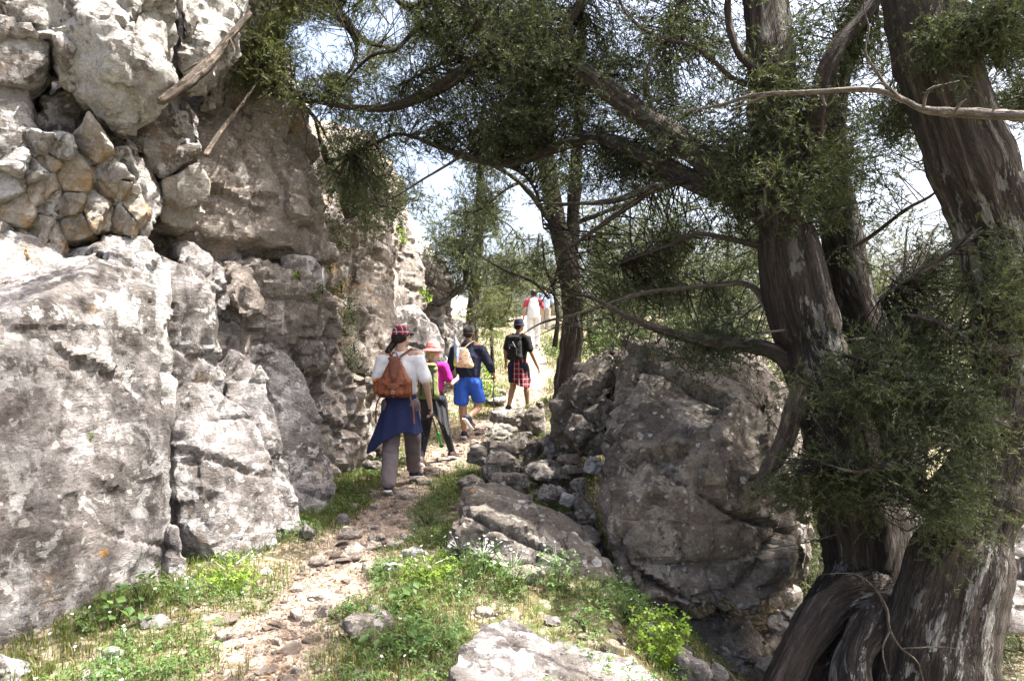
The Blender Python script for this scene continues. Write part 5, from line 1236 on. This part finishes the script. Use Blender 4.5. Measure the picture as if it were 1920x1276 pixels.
drape('jacket', 190, 395, .95, ([0, .15, .3, .5, .7, .85, 1], [.8, .6, .62, .66, .52, .38, .45], [.02, .03, .04, .04, .05, .08, .05]), .145, 'charcoal', r2, 70, 30, .01, .010, 6, 12)
bp = backpack('backpack', (-1.06, 8.64, r2.location.z + .88), 'olive green hiking backpack worn by the person in the pink hat')
lump('bag', [((-.08, 0, .07), (.06, .075, .07), (.08, 0, .07), (.06, .075, .07)), ((0, 0, .08), (.13, .085, .08), (0, .01, .33), (.12, .08, .07)), ((-.06, 0, .38), (.06, .07, .05), (.06, 0, .38), (.06, .07, .05))], 'olive', bp, .010, 3, .006, (1, 1, .6), 6, 18)
lump('top_lid', [((-.05, -.02, .43), (.06, .075, .028), (.05, -.02, .43), (.06, .075, .028))], 'olive', bp, .010, 2, .004)
lump('front_pocket', [((0, -.085, .10), (.09, .03, .05), (0, -.085, .22), (.085, .03, .04))], 'olive', bp, .009, 2, .004)
for k in (-1, 1):
    band('shoulder_strap', [(.05 * k, .04, .42), (.09 * k, .12, .475), (.11 * k, .24, .44), (.13 * k, .3, .3), (.13 * k, .22, .12), (.11 * k, .05, .05)], .045, .010, 'charcoal', bp, (0, .16, None))
    band('side_strap', [(.07 * k, -.088, .40), (.075 * k, -.118, .22), (.08 * k, -.09, .05)], .016, .006, 'charcoal', bp, (0, 0, (0, -1, 0)))

# ---- third walker: navy hoodie, blue shorts
r3 = place(-.69, 10.75, R(-4), 'person in dark navy hoodie and bright blue shorts stepping up with one heel raised')
J = J_std(1.80)
J.update(elR=(.32, .02, 1.20), wrR=(.37, .20, 1.03), hdR=(.2, .5, -.5), gripR=.85, elL=(-.29, -.03, 1.14), wrL=(-.27, .08, .90), knL=(-.09, .03, .50), anL=(-.06, .0, .10), toeL=(-.03, .14, .05), knR=(.15, .10, .50), anR=(.03, -.16, .36), toeR=(.11, -.10, .25))
H = body(r3, J, 'skin_tan', turn=R(10), build=1.15)
lump('hoodie', [((0, 0, 1.0), (.195, .145, .05), (0, 0, 1.30), (.215, .155, .10)), ((-.19, 0, 1.42), (.088, .085, .075), (.19, 0, 1.42), (.088, .085, .075)), ((0, 0, 1.30), (.21, .15, .1), (0, .01, 1.46), (.14, .10, .07)), ((0, -.03, 1.49), (.10, .075, .045), (0, .01, 1.53), (.085, .085, .03)),
                ((-.205, 0, 1.41), .085, (-.285, -.03, 1.12), .066), ((.205, 0, 1.41), .085, (.325, .02, 1.19), .072), ((.325, .02, 1.19), .070, (.355, .13, 1.09), .056)], 'navy_dark', r3, .012, 3, .006, (1, 1, .8), 9, 11)
lump('shorts', [((0, 0, .98), (.17, .13, .05), (-.09, .0, .88), (.125, .13, .1)), ((0, 0, .98), (.17, .13, .05), (.10, .0, .88), (.125, .13, .1)), ((-.10, 0, .88), (.13, .13, .1), (-.115, .01, .56), (.115, .115, .03)), ((.10, 0, .88), (.13, .13, .1), (.165, .09, .60), (.105, .11, .04))], 'royal', r3, .013, 3, .008, (1, 1, .4), 4, 9)
shoe(r3, J, 'L'); shoe(r3, J, 'R')
cp = lump('cap', [(H(0, -.01, .045), (.088, .100, .068), H(0, 0, .07), (.075, .085, .045)), (H(0, -.01, .02), (.090, .102, .022), H(0, 0, .02), (.089, .1, .022))], 'charcoal', r3, .009, 2)
lump('cap_brim', [(H(0, .11, .02), (.06, .04, .009), H(0, .15, .01), (.045, .025, .007))], 'charcoal', cp, .008, 1)
lump('hair', [(H(0, -.03, -.02), (.080, .07, .035), H(0, -.035, -.05), (.066, .055, .03))], 'hair', r3, .009, 2)
bp = backpack('backpack', (-.74, 10.53, r3.location.z + 1.13), 'small cream flower-print backpack on the back of the navy hoodie')
lump('bag', [((-.10, 0, .06), (.045, .05, .05), (.11, -.0, .04), (.045, .05, .04)), ((0, 0, .07), (.15, .06, .06), (-.03, .01, .27), (.10, .05, .05)), ((-.10, 0, .06), (.05, .05, .05), (-.10, 0, .25), (.04, .045, .05))], 'floral', bp, .010, 3, .003)
lump('yellow_side', [((-.135, -.01, .05), (.028, .052, .03), (-.12, -.01, .28), (.03, .048, .03))], 'yellow', bp, .010, 2)
for k in (-1, 1): band('shoulder_strap', [(.03 * k - .03, .04, .31), (.09 * k, .10, .39), (.13 * k + .02, .17, .415), (.15 * k + .03, .30, .34), (.16 * k + .03, .34, .18), (.15 * k, .2, .04), (.12 * k, .05, .02)], .014, .007, 'straw', bp, (.03, .19, None))
um = recenter(lump('umbrella', [((-.85, 10.50, r3.location.z + 1.22), .034, (-.86, 10.50, r3.location.z + 1.48), .036), ((-.86, 10.50, r3.location.z + 1.48), .044, (-.875, 10.50, r3.location.z + 1.62), .012)], 'pale_blue', None, .009, 2, .004, fscale=30)); tag(um, 'folded pale umbrella tip sticking up out of the flower-print backpack', 'umbrella')
pole('dark trekking pole planted beside the man in blue shorts', (r3.location.x + .40, 10.98, r3.location.z + 1.03), (-.30, 11.08, gz1(-.30, 11.08)))

# ---- fourth walker: black shirt and backpack, plaid shirt at the waist
r4 = place(.11, 12.35, R(-28), 'person in black t-shirt with a red plaid shirt hanging at the waist')
J = J_std(1.70)
J.update(elR=(.27, .0, 1.08), wrR=(.33, .12, .84), anL=(-.12, -.14, .11), toeL=(-.12, .0, .05), knL=(-.10, .0, .47), knR=(.11, .12, .48), anR=(.13, .14, .12), toeR=(.15, .28, .08))
H = body(r4, J, 'skin_tan', turn=R(22))
lump('t_shirt', [((0, 0, .96), (.165, .12, .05), (0, 0, 1.22), (.175, .13, .10)), ((-.17, 0, 1.35), .074, (.17, 0, 1.35), .074), ((0, 0, 1.22), (.17, .125, .1), (0, .01, 1.39), (.11, .085, .05)), ((-.18, 0, 1.35), .074, (-.235, -.01, 1.16), .064), ((.18, 0, 1.35), .074, (.25, -.01, 1.15), .066)], 'black_cloth', r4, .012, 3, .005)
lump('shorts', [((0, 0, .93), (.155, .12, .05), (-.09, .0, .84), (.115, .12, .1)), ((0, 0, .93), (.155, .12, .05), (.09, .0, .84), (.115, .12, .1)), ((-.09, 0, .84), (.115, .12, .1), (-.10, .02, .56), (.098, .10, .03)), ((.09, 0, .84), (.115, .12, .1), (.11, .09, .57), (.098, .10, .03))], 'navy_dark', r4, .013, 3, .006)
shoe(r4, J, 'L'); shoe(r4, J, 'R')
drape('plaid_shirt', 265, 395, .98, ([0, .2, .5, .8, 1], [.60, .50, .46, .47, .62], [.04, .06, .09, .09, .05]), .155, 'plaid_shirt', r4, 60, 30, .01, .014, 5, 21)
hat = lump('bucket_hat', [(H(0, -.005, .04), (.093, .102, .055), H(0, 0, .10), (.080, .086, .03))], 'navy_dark', r4, .009, 2)
lump('hat_brim', [(H(0, 0, .025), (.098, .106, .012), H(0, 0, .002), (.116, .126, .008))], 'navy_dark', hat, .008, 1)
lump('hair', [(H(0, -.03, -.02), (.080, .07, .035), H(0, -.035, -.05), (.066, .055, .03))], 'hair', r4, .009, 2)
bp = empty('backpack', (.045, 12.17, r4.location.z + .95), R(-28), 'black daypack on the back of the person with the plaid shirt', 'backpack')
lump('bag', [((-.09, 0, .07), (.06, .08, .07), (.09, 0, .07), (.06, .08, .07)), ((0, 0, .08), (.145, .09, .08), (0, .01, .33), (.13, .085, .07)), ((-.06, 0, .40), (.07, .07, .05), (.06, 0, .40), (.07, .07, .05))], 'black_cloth', bp, .012, 3, .006, (1, 1, .6), 6, 14)
lump('front_pocket', [((0, -.095, .10), (.10, .035, .05), (0, -.095, .24), (.09, .03, .05))], 'black_cloth', bp, .010, 2, .003)
band('reflective_tab', [(.02, -.12, .335), (.045, -.115, .30), (.065, -.11, .24)], .014, .006, 'rubber', bp, (0, 0, (0, -1, 0)))
band('logo_patch', [(-.03, -.127, .24), (-.03, -.130, .215)], .02, .004, 'rubber', bp, (0, 0, (0, -1, 0)))
for k in (-1, 1): band('shoulder_strap', [(.06 * k, .04, .42), (.10 * k, .12, .47), (.12 * k, .26, .42), (.13 * k, .31, .3), (.13 * k, .2, .1), (.11 * k, .05, .05)], .05, .012, 'black_cloth', bp, (0, .18, None))

# ---- the two far walkers
r5 = place(.60, 19.0, 0, 'person all in white with short red sleeves walking far ahead')
J = J_std(1.68); J.update(elR=(.27, .05, 1.12), wrR=(.25, .22, .98), knL=(-.09, .05, .48), anR=(.1, .2, .12), toeR=(.1, .33, .09), knR=(.1, .15, .49))
H = body(r5, J, 'skin', voxel=.012)
lump('red_shirt', [((0, 0, 1.0), (.15, .11, .05), (0, 0, 1.22), (.165, .12, .10)), ((-.17, 0, 1.35), .072, (.17, 0, 1.35), .072), ((-.18, 0, 1.34), .072, (-.24, -.01, 1.19), .062), ((.18, 0, 1.34), .072, (.25, .01, 1.19), .064), ((0, 0, 1.25), (.15, .11, .1), (0, .01, 1.40), (.1, .08, .04))], 'red_cotton', r5, .014, 2)
lump('white_vest', [((0, -.01, .88), (.185, .14, .05), (0, -.02, 1.15), (.165, .14, .10)), ((0, -.02, 1.15), (.165, .14, .1), (0, -.02, 1.36), (.125, .105, .06))], 'white_cotton', r5, .014, 2, .005)
for s in 'LR': lump('trouser_leg', [((J['hip' + s][0] * .9, 0, .90), (.11, .11, .08), J['kn' + s], .082), (J['kn' + s], .08, J['an' + s], .070)], 'white_cotton', r5, .014, 2, .005); shoe(r5, J, s)
lump('hair', [(H(0, -.015, .03), (.088, .098, .085), H(0, -.03, -.05), (.075, .065, .04))], 'hair', r5, .012, 2)
r6 = place(1.08, 22.6, R(5), 'person in pale blue shirt and beige trousers, farthest on the path', -.25)
J = J_std(1.75); H = body(r6, J, 'skin', voxel=.015)
lump('shirt', [((0, 0, .95), (.19, .14, .05), (0, 0, 1.25), (.19, .14, .10)), ((-.18, 0, 1.39), .08, (.18, 0, 1.39), .08), ((-.19, 0, 1.38), .078, (-.25, -.02, 1.15), .066), ((.19, 0, 1.38), .078, (.25, -.02, 1.15), .066), ((0, 0, 1.25), (.17, .12, .1), (0, .01, 1.44), (.1, .08, .04))], 'pale_blue', r6, .016, 2, .005)
for s in 'LR': lump('trouser_leg', [((J['hip' + s][0] * .9, 0, .93), (.12, .12, .08), J['kn' + s], .088), (J['kn' + s], .086, J['an' + s], .075)], 'beige', r6, .016, 2, .006); shoe(r6, J, s, 'shoe_brown')
lump('hair', [(H(0, -.015, .03), (.088, .098, .085), H(0, -.03, -.05), (.07, .06, .03))], 'hair', r6, .014, 2)

# ================================================================ ground plants
def blades(n, x, y, z, h, wd, rr, bend=.5, segs=2):
    """n curved grass blades of two triangles-quads each"""
    a = rr.random(n) * 6.283; dx, dy = np.cos(a), np.sin(a); sx, sy = -dy, dx
    b = rr.uniform(.1, 1, n) * bend
    B = np.stack([x, y, z], 1); D = np.stack([dx, dy, 0 * dx], 1); S = np.stack([sx, sy, 0 * sx], 1)
    up = np.array([0, 0, 1.0])
    m = B + D * (h * b * .3)[:, None] + up * (h * .6)[:, None]; t = B + D * (h * b)[:, None] + up * (h * (1 - .3 * b))[:, None]
    V = np.stack([B - S * wd[:, None] * .5, B + S * wd[:, None] * .5, m - S * wd[:, None] * .38, m + S * wd[:, None] * .38, t], 1).reshape(-1, 3)
    i = (np.arange(n) * 5)[:, None]
    return V, np.concatenate([i + [0, 1, 3], i + [0, 3, 2], i + [2, 3, 4]])

def green_density(x, y):
    p = np.stack([x, y, 0 * x], 1)
    pd = path_dist(x, y) + fbm(p * 4, 3, 77) * .22
    g = sst(.16, .42, pd)
    g = g * np.clip(.75 + fbm(p * 1.8, 3, 31) * 1.5, .06, 1.2)
    g *= 1 - .75 * np.exp(-(((x - .2) / .45) ** 2 + ((y - 3.7) / .4) ** 2))          # dry patch above the bottom boulder
    g *= 1 - .8 * sst(.9, 1.6, x) * (y < 7)
    return g
def scatter(n, x0, x1, y0, y1, rr, pw=1.0):
    x = rr.uniform(x0, x1, n); y = y0 + (y1 - y0) * rr.random(n) ** pw
    k = rr.random(n) < green_density(x, y)
    return x[k], y[k]
def grass():
    rr = np.random.default_rng(21)
    x, y = scatter(21000, -3.2, 1.6, 2.6, 8.0, rr, 1.25)
    x2, y2 = scatter(9000, -3, 2.0, 8.0, 22, rr, 1.4)
    cx, cy = np.concatenate([x, x2]), np.concatenate([y, y2]); n = len(cx)
    k = 5; far = 1 + np.clip(np.repeat(cy, k) - 5, 0, 20) * .11
    X = np.repeat(cx, k) + rr.normal(size=n * k) * .025 * far; Y = np.repeat(cy, k) + rr.normal(size=n * k) * .025 * far
    hh = np.repeat(np.clip((.068) + .055 * fbm(np.stack([cx, cy, 0 * cx], 1) * 2.2, 3, 8), .02, .14), k) * rr.uniform(.5, 1.5, n * k) * far ** .4
    tint = np.repeat(np.clip(.42 + .6 * fbm(np.stack([cx, cy, 0 * cx], 1) * 1.6, 3, 12), 0, .80), k) + rr.uniform(-.15, .15, n * k)
    tint = np.where(rr.random(n * k) < .12, .98, np.clip(tint, 0, .86))
    dry = np.exp(-(((X - .2) / .6) ** 2 + ((Y - 3.8) / .5) ** 2)) + np.exp(-(((X + .0) / .4) ** 2 + ((Y - 3.2) / .3) ** 2))
    tint = np.where(rr.random(n * k) < dry * .7, 1.0, tint)
    V, T = blades(n * k, X, Y, gz(X, Y) - .008, hh, rr.uniform(.003, .006, n * k) * far, rr, .8)
    tag(link('grass', mesh_np('grass', V, T, False, [('tint', 'FLOAT', np.repeat(tint, 5))]), M['grass']), kind='stuff')
grass()

def leafy(n, cen, stem_h, spread, leaf, rr, lobes=3):
    """broad little leaves on short stalks round the centres: V, T, tint"""
    Vs, c = [], np.asarray(cen)
    k = len(c); C = np.repeat(c, n, 0); N = len(C)
    a = rr.random(N) * 6.283; r = spread * np.sqrt(rr.random(N)); h = stem_h * rr.uniform(.25, 1, N)
    top = C + np.stack([np.cos(a) * r, np.sin(a) * r, h], 1)
    nrm = unit(np.stack([rr.normal(size=N) * .5, rr.normal(size=N) * .5, np.ones(N)], 1)); u = unit(np.cross(nrm, rr.normal(size=(N, 3)))); w_ = np.cross(nrm, u)
    s = leaf * rr.uniform(.6, 1.3, N); out = []
    for l in range(lobes):
        th = l / lobes * 6.283; d = u * math.cos(th) + w_ * math.sin(th); e = -u * math.sin(th) + w_ * math.cos(th)
        q = np.stack([top, top + d * (s * .6)[:, None] + e * (s * .36)[:, None], top + d * s[:, None] - nrm * (s * .15)[:, None], top + d * (s * .6)[:, None] - e * (s * .36)[:, None]], 1)
        out.append(q)
    V = np.concatenate([q.reshape(-1, 3) for q in out]); nq = len(V) // 4; i = (np.arange(nq) * 4)[:, None]
    Q = np.concatenate([i + [0, 1, 2, 3]])
    # stalks
    b = C + np.stack([np.cos(a) * r * .3, np.sin(a) * r * .3, 0 * r], 1); sd_ = unit(np.cross(top - b, rr.normal(size=(N, 3)))) * .0016
    S = np.stack([b - sd_, b + sd_, top], 1).reshape(-1, 3); j = (np.arange(N) * 3)[:, None] + len(V)
    tint = np.concatenate([np.tile(np.repeat(rr.uniform(0, .9, N), 4), lobes), np.full(len(S), .5)])
    return np.vstack([V, S]), [Q, j + [0, 1, 2]], tint
def weeds():
    rr = np.random.default_rng(22)
    x, y = scatter(5200, -3.2, 1.4, 2.7, 9.0, rr, 1.3)
    keep = fbm(np.stack([x, y, 0 * x], 1) * 2.6, 3, 61) > -.12; x, y = x[keep], y[keep]
    V, T, t = leafy(9, np.stack([x, y, gz(x, y)], 1), .085, .075, .017, rr)
    tag(link('clover', mesh_np('clover', V, T, False, [('tint', 'FLOAT', t)]), M['weed']), kind='stuff')
    # tiny daisies
    x, y = scatter(420, -3.0, 1.0, 2.8, 5.6, rr, 1.2); V, T, t = leafy(1, np.stack([x, y, gz(x, y) + .05], 1), .07, .01, .0085, rr, 6)
    tag(link('small_flowers', mesh_np('small_flowers', V, T, False, [('tint', 'FLOAT', np.clip(t, 0, .5))]), M['petal']), kind='stuff')
weeds()

def plant(name, label, px, py, n, h, spread, leaf, lobes=3, mat='weed', flowers=0, d=None, seed=0, group=None, cat='plant', down=False):
    rr = np.random.default_rng(700 + seed)
    g = on_ground(px, py) if d is None else P(px, py, d)
    V, T, t = leafy(n, [(0, 0, 0)], h, spread, leaf, rr, lobes)
    if down: V[:, 2] *= -1
    root = empty(name, g, 0, label, cat, group)
    link('leaves', mesh_np('leaves', V, T, False, [('tint', 'FLOAT', t)]), M[mat], root)
    TT = Tubes()
    for k in range(6): 
        a = rr.random() * 6.28; e = (math.cos(a) * spread * .6, math.sin(a) * spread * .6, h * rr.uniform(.5, .9) * (-1 if down else 1)); TT.add([(0, 0, -.02), (e[0] * .4, e[1] * .4, e[2] * .6), e], [.003, .0025, .0012], 4, .04)
    TT.build('stems', 'bark_grey', root)
    if flowers:
        V, T, t = leafy(flowers, [(0, 0, h * .75)], h * .5, spread, .010, rr, 5)
        link('flowers', mesh_np('flowers', V, T, False, [('tint', 'FLOAT', np.clip(t, 0, .5))]), M['petal'], root)
    return root
PL = [
 ('flowering_weed', 'tall white-flowered weed in front of the wedge boulder', 905, 1088, 110, .24, .15, .020, 3, 'weed', 26),
 ('flowering_weed', 'white-flowered weed at the lower edge of the wedge boulder', 960, 1112, 110, .22, .14, .020, 3, 'weed', 22),
 ('flowering_weed', 'smaller white-flowered weed left of the wedge boulder', 862, 1062, 70, .18, .12, .018, 3, 'weed', 16),
 ('leafy_weed', 'green weed between the wedge boulder and the white-crested stone', 1045, 1110, 150, .26, .14, .020, 3, 'weed', 8),
 ('broad_leaf_plant', 'blue-green broad-leaved plant in the sunlit grass', 765, 1150, 34, .14, .15, .065, 1, 'weed', 0),
 ('broad_leaf_plant', 'second broad-leaved plant near the sunken grey stone', 725, 1235, 46, .13, .17, .055, 1, 'weed', 0),
 ('leafy_weed', 'large clump of dark leaves right of the sunken grey stone', 775, 1225, 200, .18, .24, .026, 3, 'weed', 0),
 ('leafy_weed', 'dark leafy weed at the foot of the front slab', 215, 1180, 40, .22, .16, .055, 1, 'weed', 0),
 ('leafy_weed', 'leafy weed with upright shoots under the front slab', 265, 1140, 60, .22, .12, .04, 1, 'weed', 0),
 ('leafy_weed', 'bright green weed beside the pointed stone at the bottom', 1235, 1250, 230, .30, .17, .022, 3, 'bright_leaf', 0),
 ('leafy_weed', 'green weed in the dark corner under the huge boulder', 1165, 1165, 140, .18, .16, .020, 3, 'weed', 0),
 ('leafy_weed', 'weed clump above the bottom boulder', 1100, 1190, 110, .16, .15, .018, 3, 'weed', 0),
 ('leafy_weed', 'yellow-green weed on the sunny left bank', 430, 1110, 160, .22, .20, .018, 3, 'bright_leaf', 6),
 ('leafy_weed', 'yellow-green weed right of the sunny path', 800, 1100, 170, .20, .20, .018, 3, 'bright_leaf', 10),
 ('leafy_weed', 'weed at the right border of the narrow path', 800, 985, 140, .16, .20, .018, 3, 'weed', 0),
 ('leafy_weed', 'weed under the cliff foot left of the path', 560, 1010, 120, .14, .18, .018, 3, 'weed', 0),
]
for k, (nm, lb, px, py, n, h, sp_, lf, lo, mt, fl_) in enumerate(PL): plant(nm, lb, px, py, n, h, sp_, lf, lo, mt, fl_, None, k)
# plants on the cliff
CP = [
 ('climbing_shrub', 'leafy shrub growing up the corner between the two cliffs', [(645, 620, 7.95), (650, 570, 8.1), (636, 540, 7.9), (660, 650, 8.1), (660, 600, 8.1), (640, 590, 7.9), (668, 685, 8.2), (650, 665, 8.0)], 130, .17, .026, 'weed'),
 ('cliff_tuft', 'pale round tuft on the cliff edge above the climbing shrub', [(637, 452, 8.5), (648, 462, 8.5), (625, 460, 8.4)], 90, .10, .03, 'needles_light'),
 ('cliff_tuft', 'grey-green tuft hanging beside the white chalk spot', [(600, 540, 6.85), (590, 555, 6.8)], 100, .07, .022, 'needles_light'),
 ('cliff_tuft', 'small bright grass tuft under the white chalk spot', [(557, 515, 6.75)], 90, .05, .022, 'bright_leaf'),
 ('cliff_tuft', 'tiny green sprig on the face of the front slab', [(168, 815, 4.12)], 30, .03, .018, 'bright_leaf'),
 ('cliff_tuft', 'bright yellow-green leaves on the far cliff top', [(750, 430, 12.2), (755, 450, 12.2)], 60, .10, .05, 'bright_leaf'),
 ('cliff_tuft', 'bright leaves at the fork behind the cap', [(792, 548, 12.0), (800, 560, 12.0)], 50, .10, .06, 'bright_leaf'),
 ('cliff_tuft', 'sunlit bright leaves at the top of the cliff', [(510, 60, 7.2), (530, 50, 7.2), (520, 85, 7.2)], 120, .12, .035, 'bright_leaf'),
 ('cliff_tuft', 'dry brown tuft on the shaded cliff corner', [(610, 470, 8.2), (615, 495, 8.2)], 70, .10, .03, 'grass'),
 ('round_bush', 'low green bush near the path crest', [(1035, 650, 16.5), (1025, 655, 16.5), (1048, 655, 16.5)], 200, .25, .05, 'weed'),
 ('round_bush', 'bush at the foot of the bright young cypress', [(912, 690, 13.6), (905, 720, 13.2), (920, 740, 13.0)], 200, .22, .05, 'bright_leaf'),
 ('round_bush', 'scrub at the right of the path behind the twin stems', [(1110, 650, 12.5), (1130, 640, 12.5), (1150, 660, 12.3)], 200, .26, .045, 'weed'),
]
for k, (nm, lb, pts, n, r, lf, mt) in enumerate(CP):
    rr = np.random.default_rng(800 + k); c0 = P(*pts[0]); cen = [np.array(P(*q) - c0) for q in pts]
    Vs, Ts, ts, off = [], [], [], 0; ax = unit(rr.normal(size=(n * len(cen), 3))); C = np.repeat(np.array(cen), n, 0)
    tp = C + ax * (r * rr.random(len(C)) ** .4)[:, None]; nr = unit(ax + rr.normal(size=ax.shape) * .7); u = unit(np.cross(nr, rr.normal(size=ax.shape))); w_ = np.cross(nr, u); s = (lf * rr.uniform(.6, 1.3, len(C)))[:, None]
    V = np.stack([tp, tp + u * s * .5 + w_ * s * .3, tp + u * s, tp + u * s * .5 - w_ * s * .3], 1).reshape(-1, 3)
    root = empty(nm, c0, 0, lb, 'plant')
    link('leaves', mesh_np('leaves', V, np.arange(len(V)).reshape(-1, 4), False, [('tint', 'FLOAT', np.repeat(rr.random(len(C)), 4))]), M[mt], root)
    TT = Tubes()
    for c in cen:
        for j in range(5): e = c + rr.normal(size=3) * r * .6; TT.add([c + np.array([0, .1, -.05]), (c + e) / 2 + rr.normal(size=3) * r * .1, e], [.006, .004, .002], 4, .08)
    TT.build('stems', 'bark_grey', root)

def litter():
    """fallen brown scales and twig bits lying on path and grass"""
    rr = np.random.default_rng(77); n = 9000
    y = 2.7 + 9 * rr.random(n) ** 1.3; x = np.interp(y, PATH[:, 1], PATH[:, 0]) + rr.normal(size=n) * .7; x = np.clip(x, -3, 2.2)
    z = gz(x, y) + .008; a = rr.random(n) * 6.283; l = rr.uniform(.012, .05, n); w_ = rr.uniform(.002, .007, n); t = rr.normal(size=n) * .25
    D = np.stack([np.cos(a), np.sin(a), t], 1); S = np.stack([-np.sin(a), np.cos(a), 0 * a], 1); B = np.stack([x, y, z], 1)
    V = np.stack([B - S * w_[:, None], B + S * w_[:, None], B + D * l[:, None] + S * w_[:, None] * .6, B + D * l[:, None] - S * w_[:, None] * .6], 1).reshape(-1, 3)
    tag(link('leaf_litter', mesh_np('leaf_litter', V, np.arange(n * 4).reshape(-1, 4), False), plain('dry_litter', (.13, .085, .05), .9, .5, 30, 0)), kind='stuff')
litter()
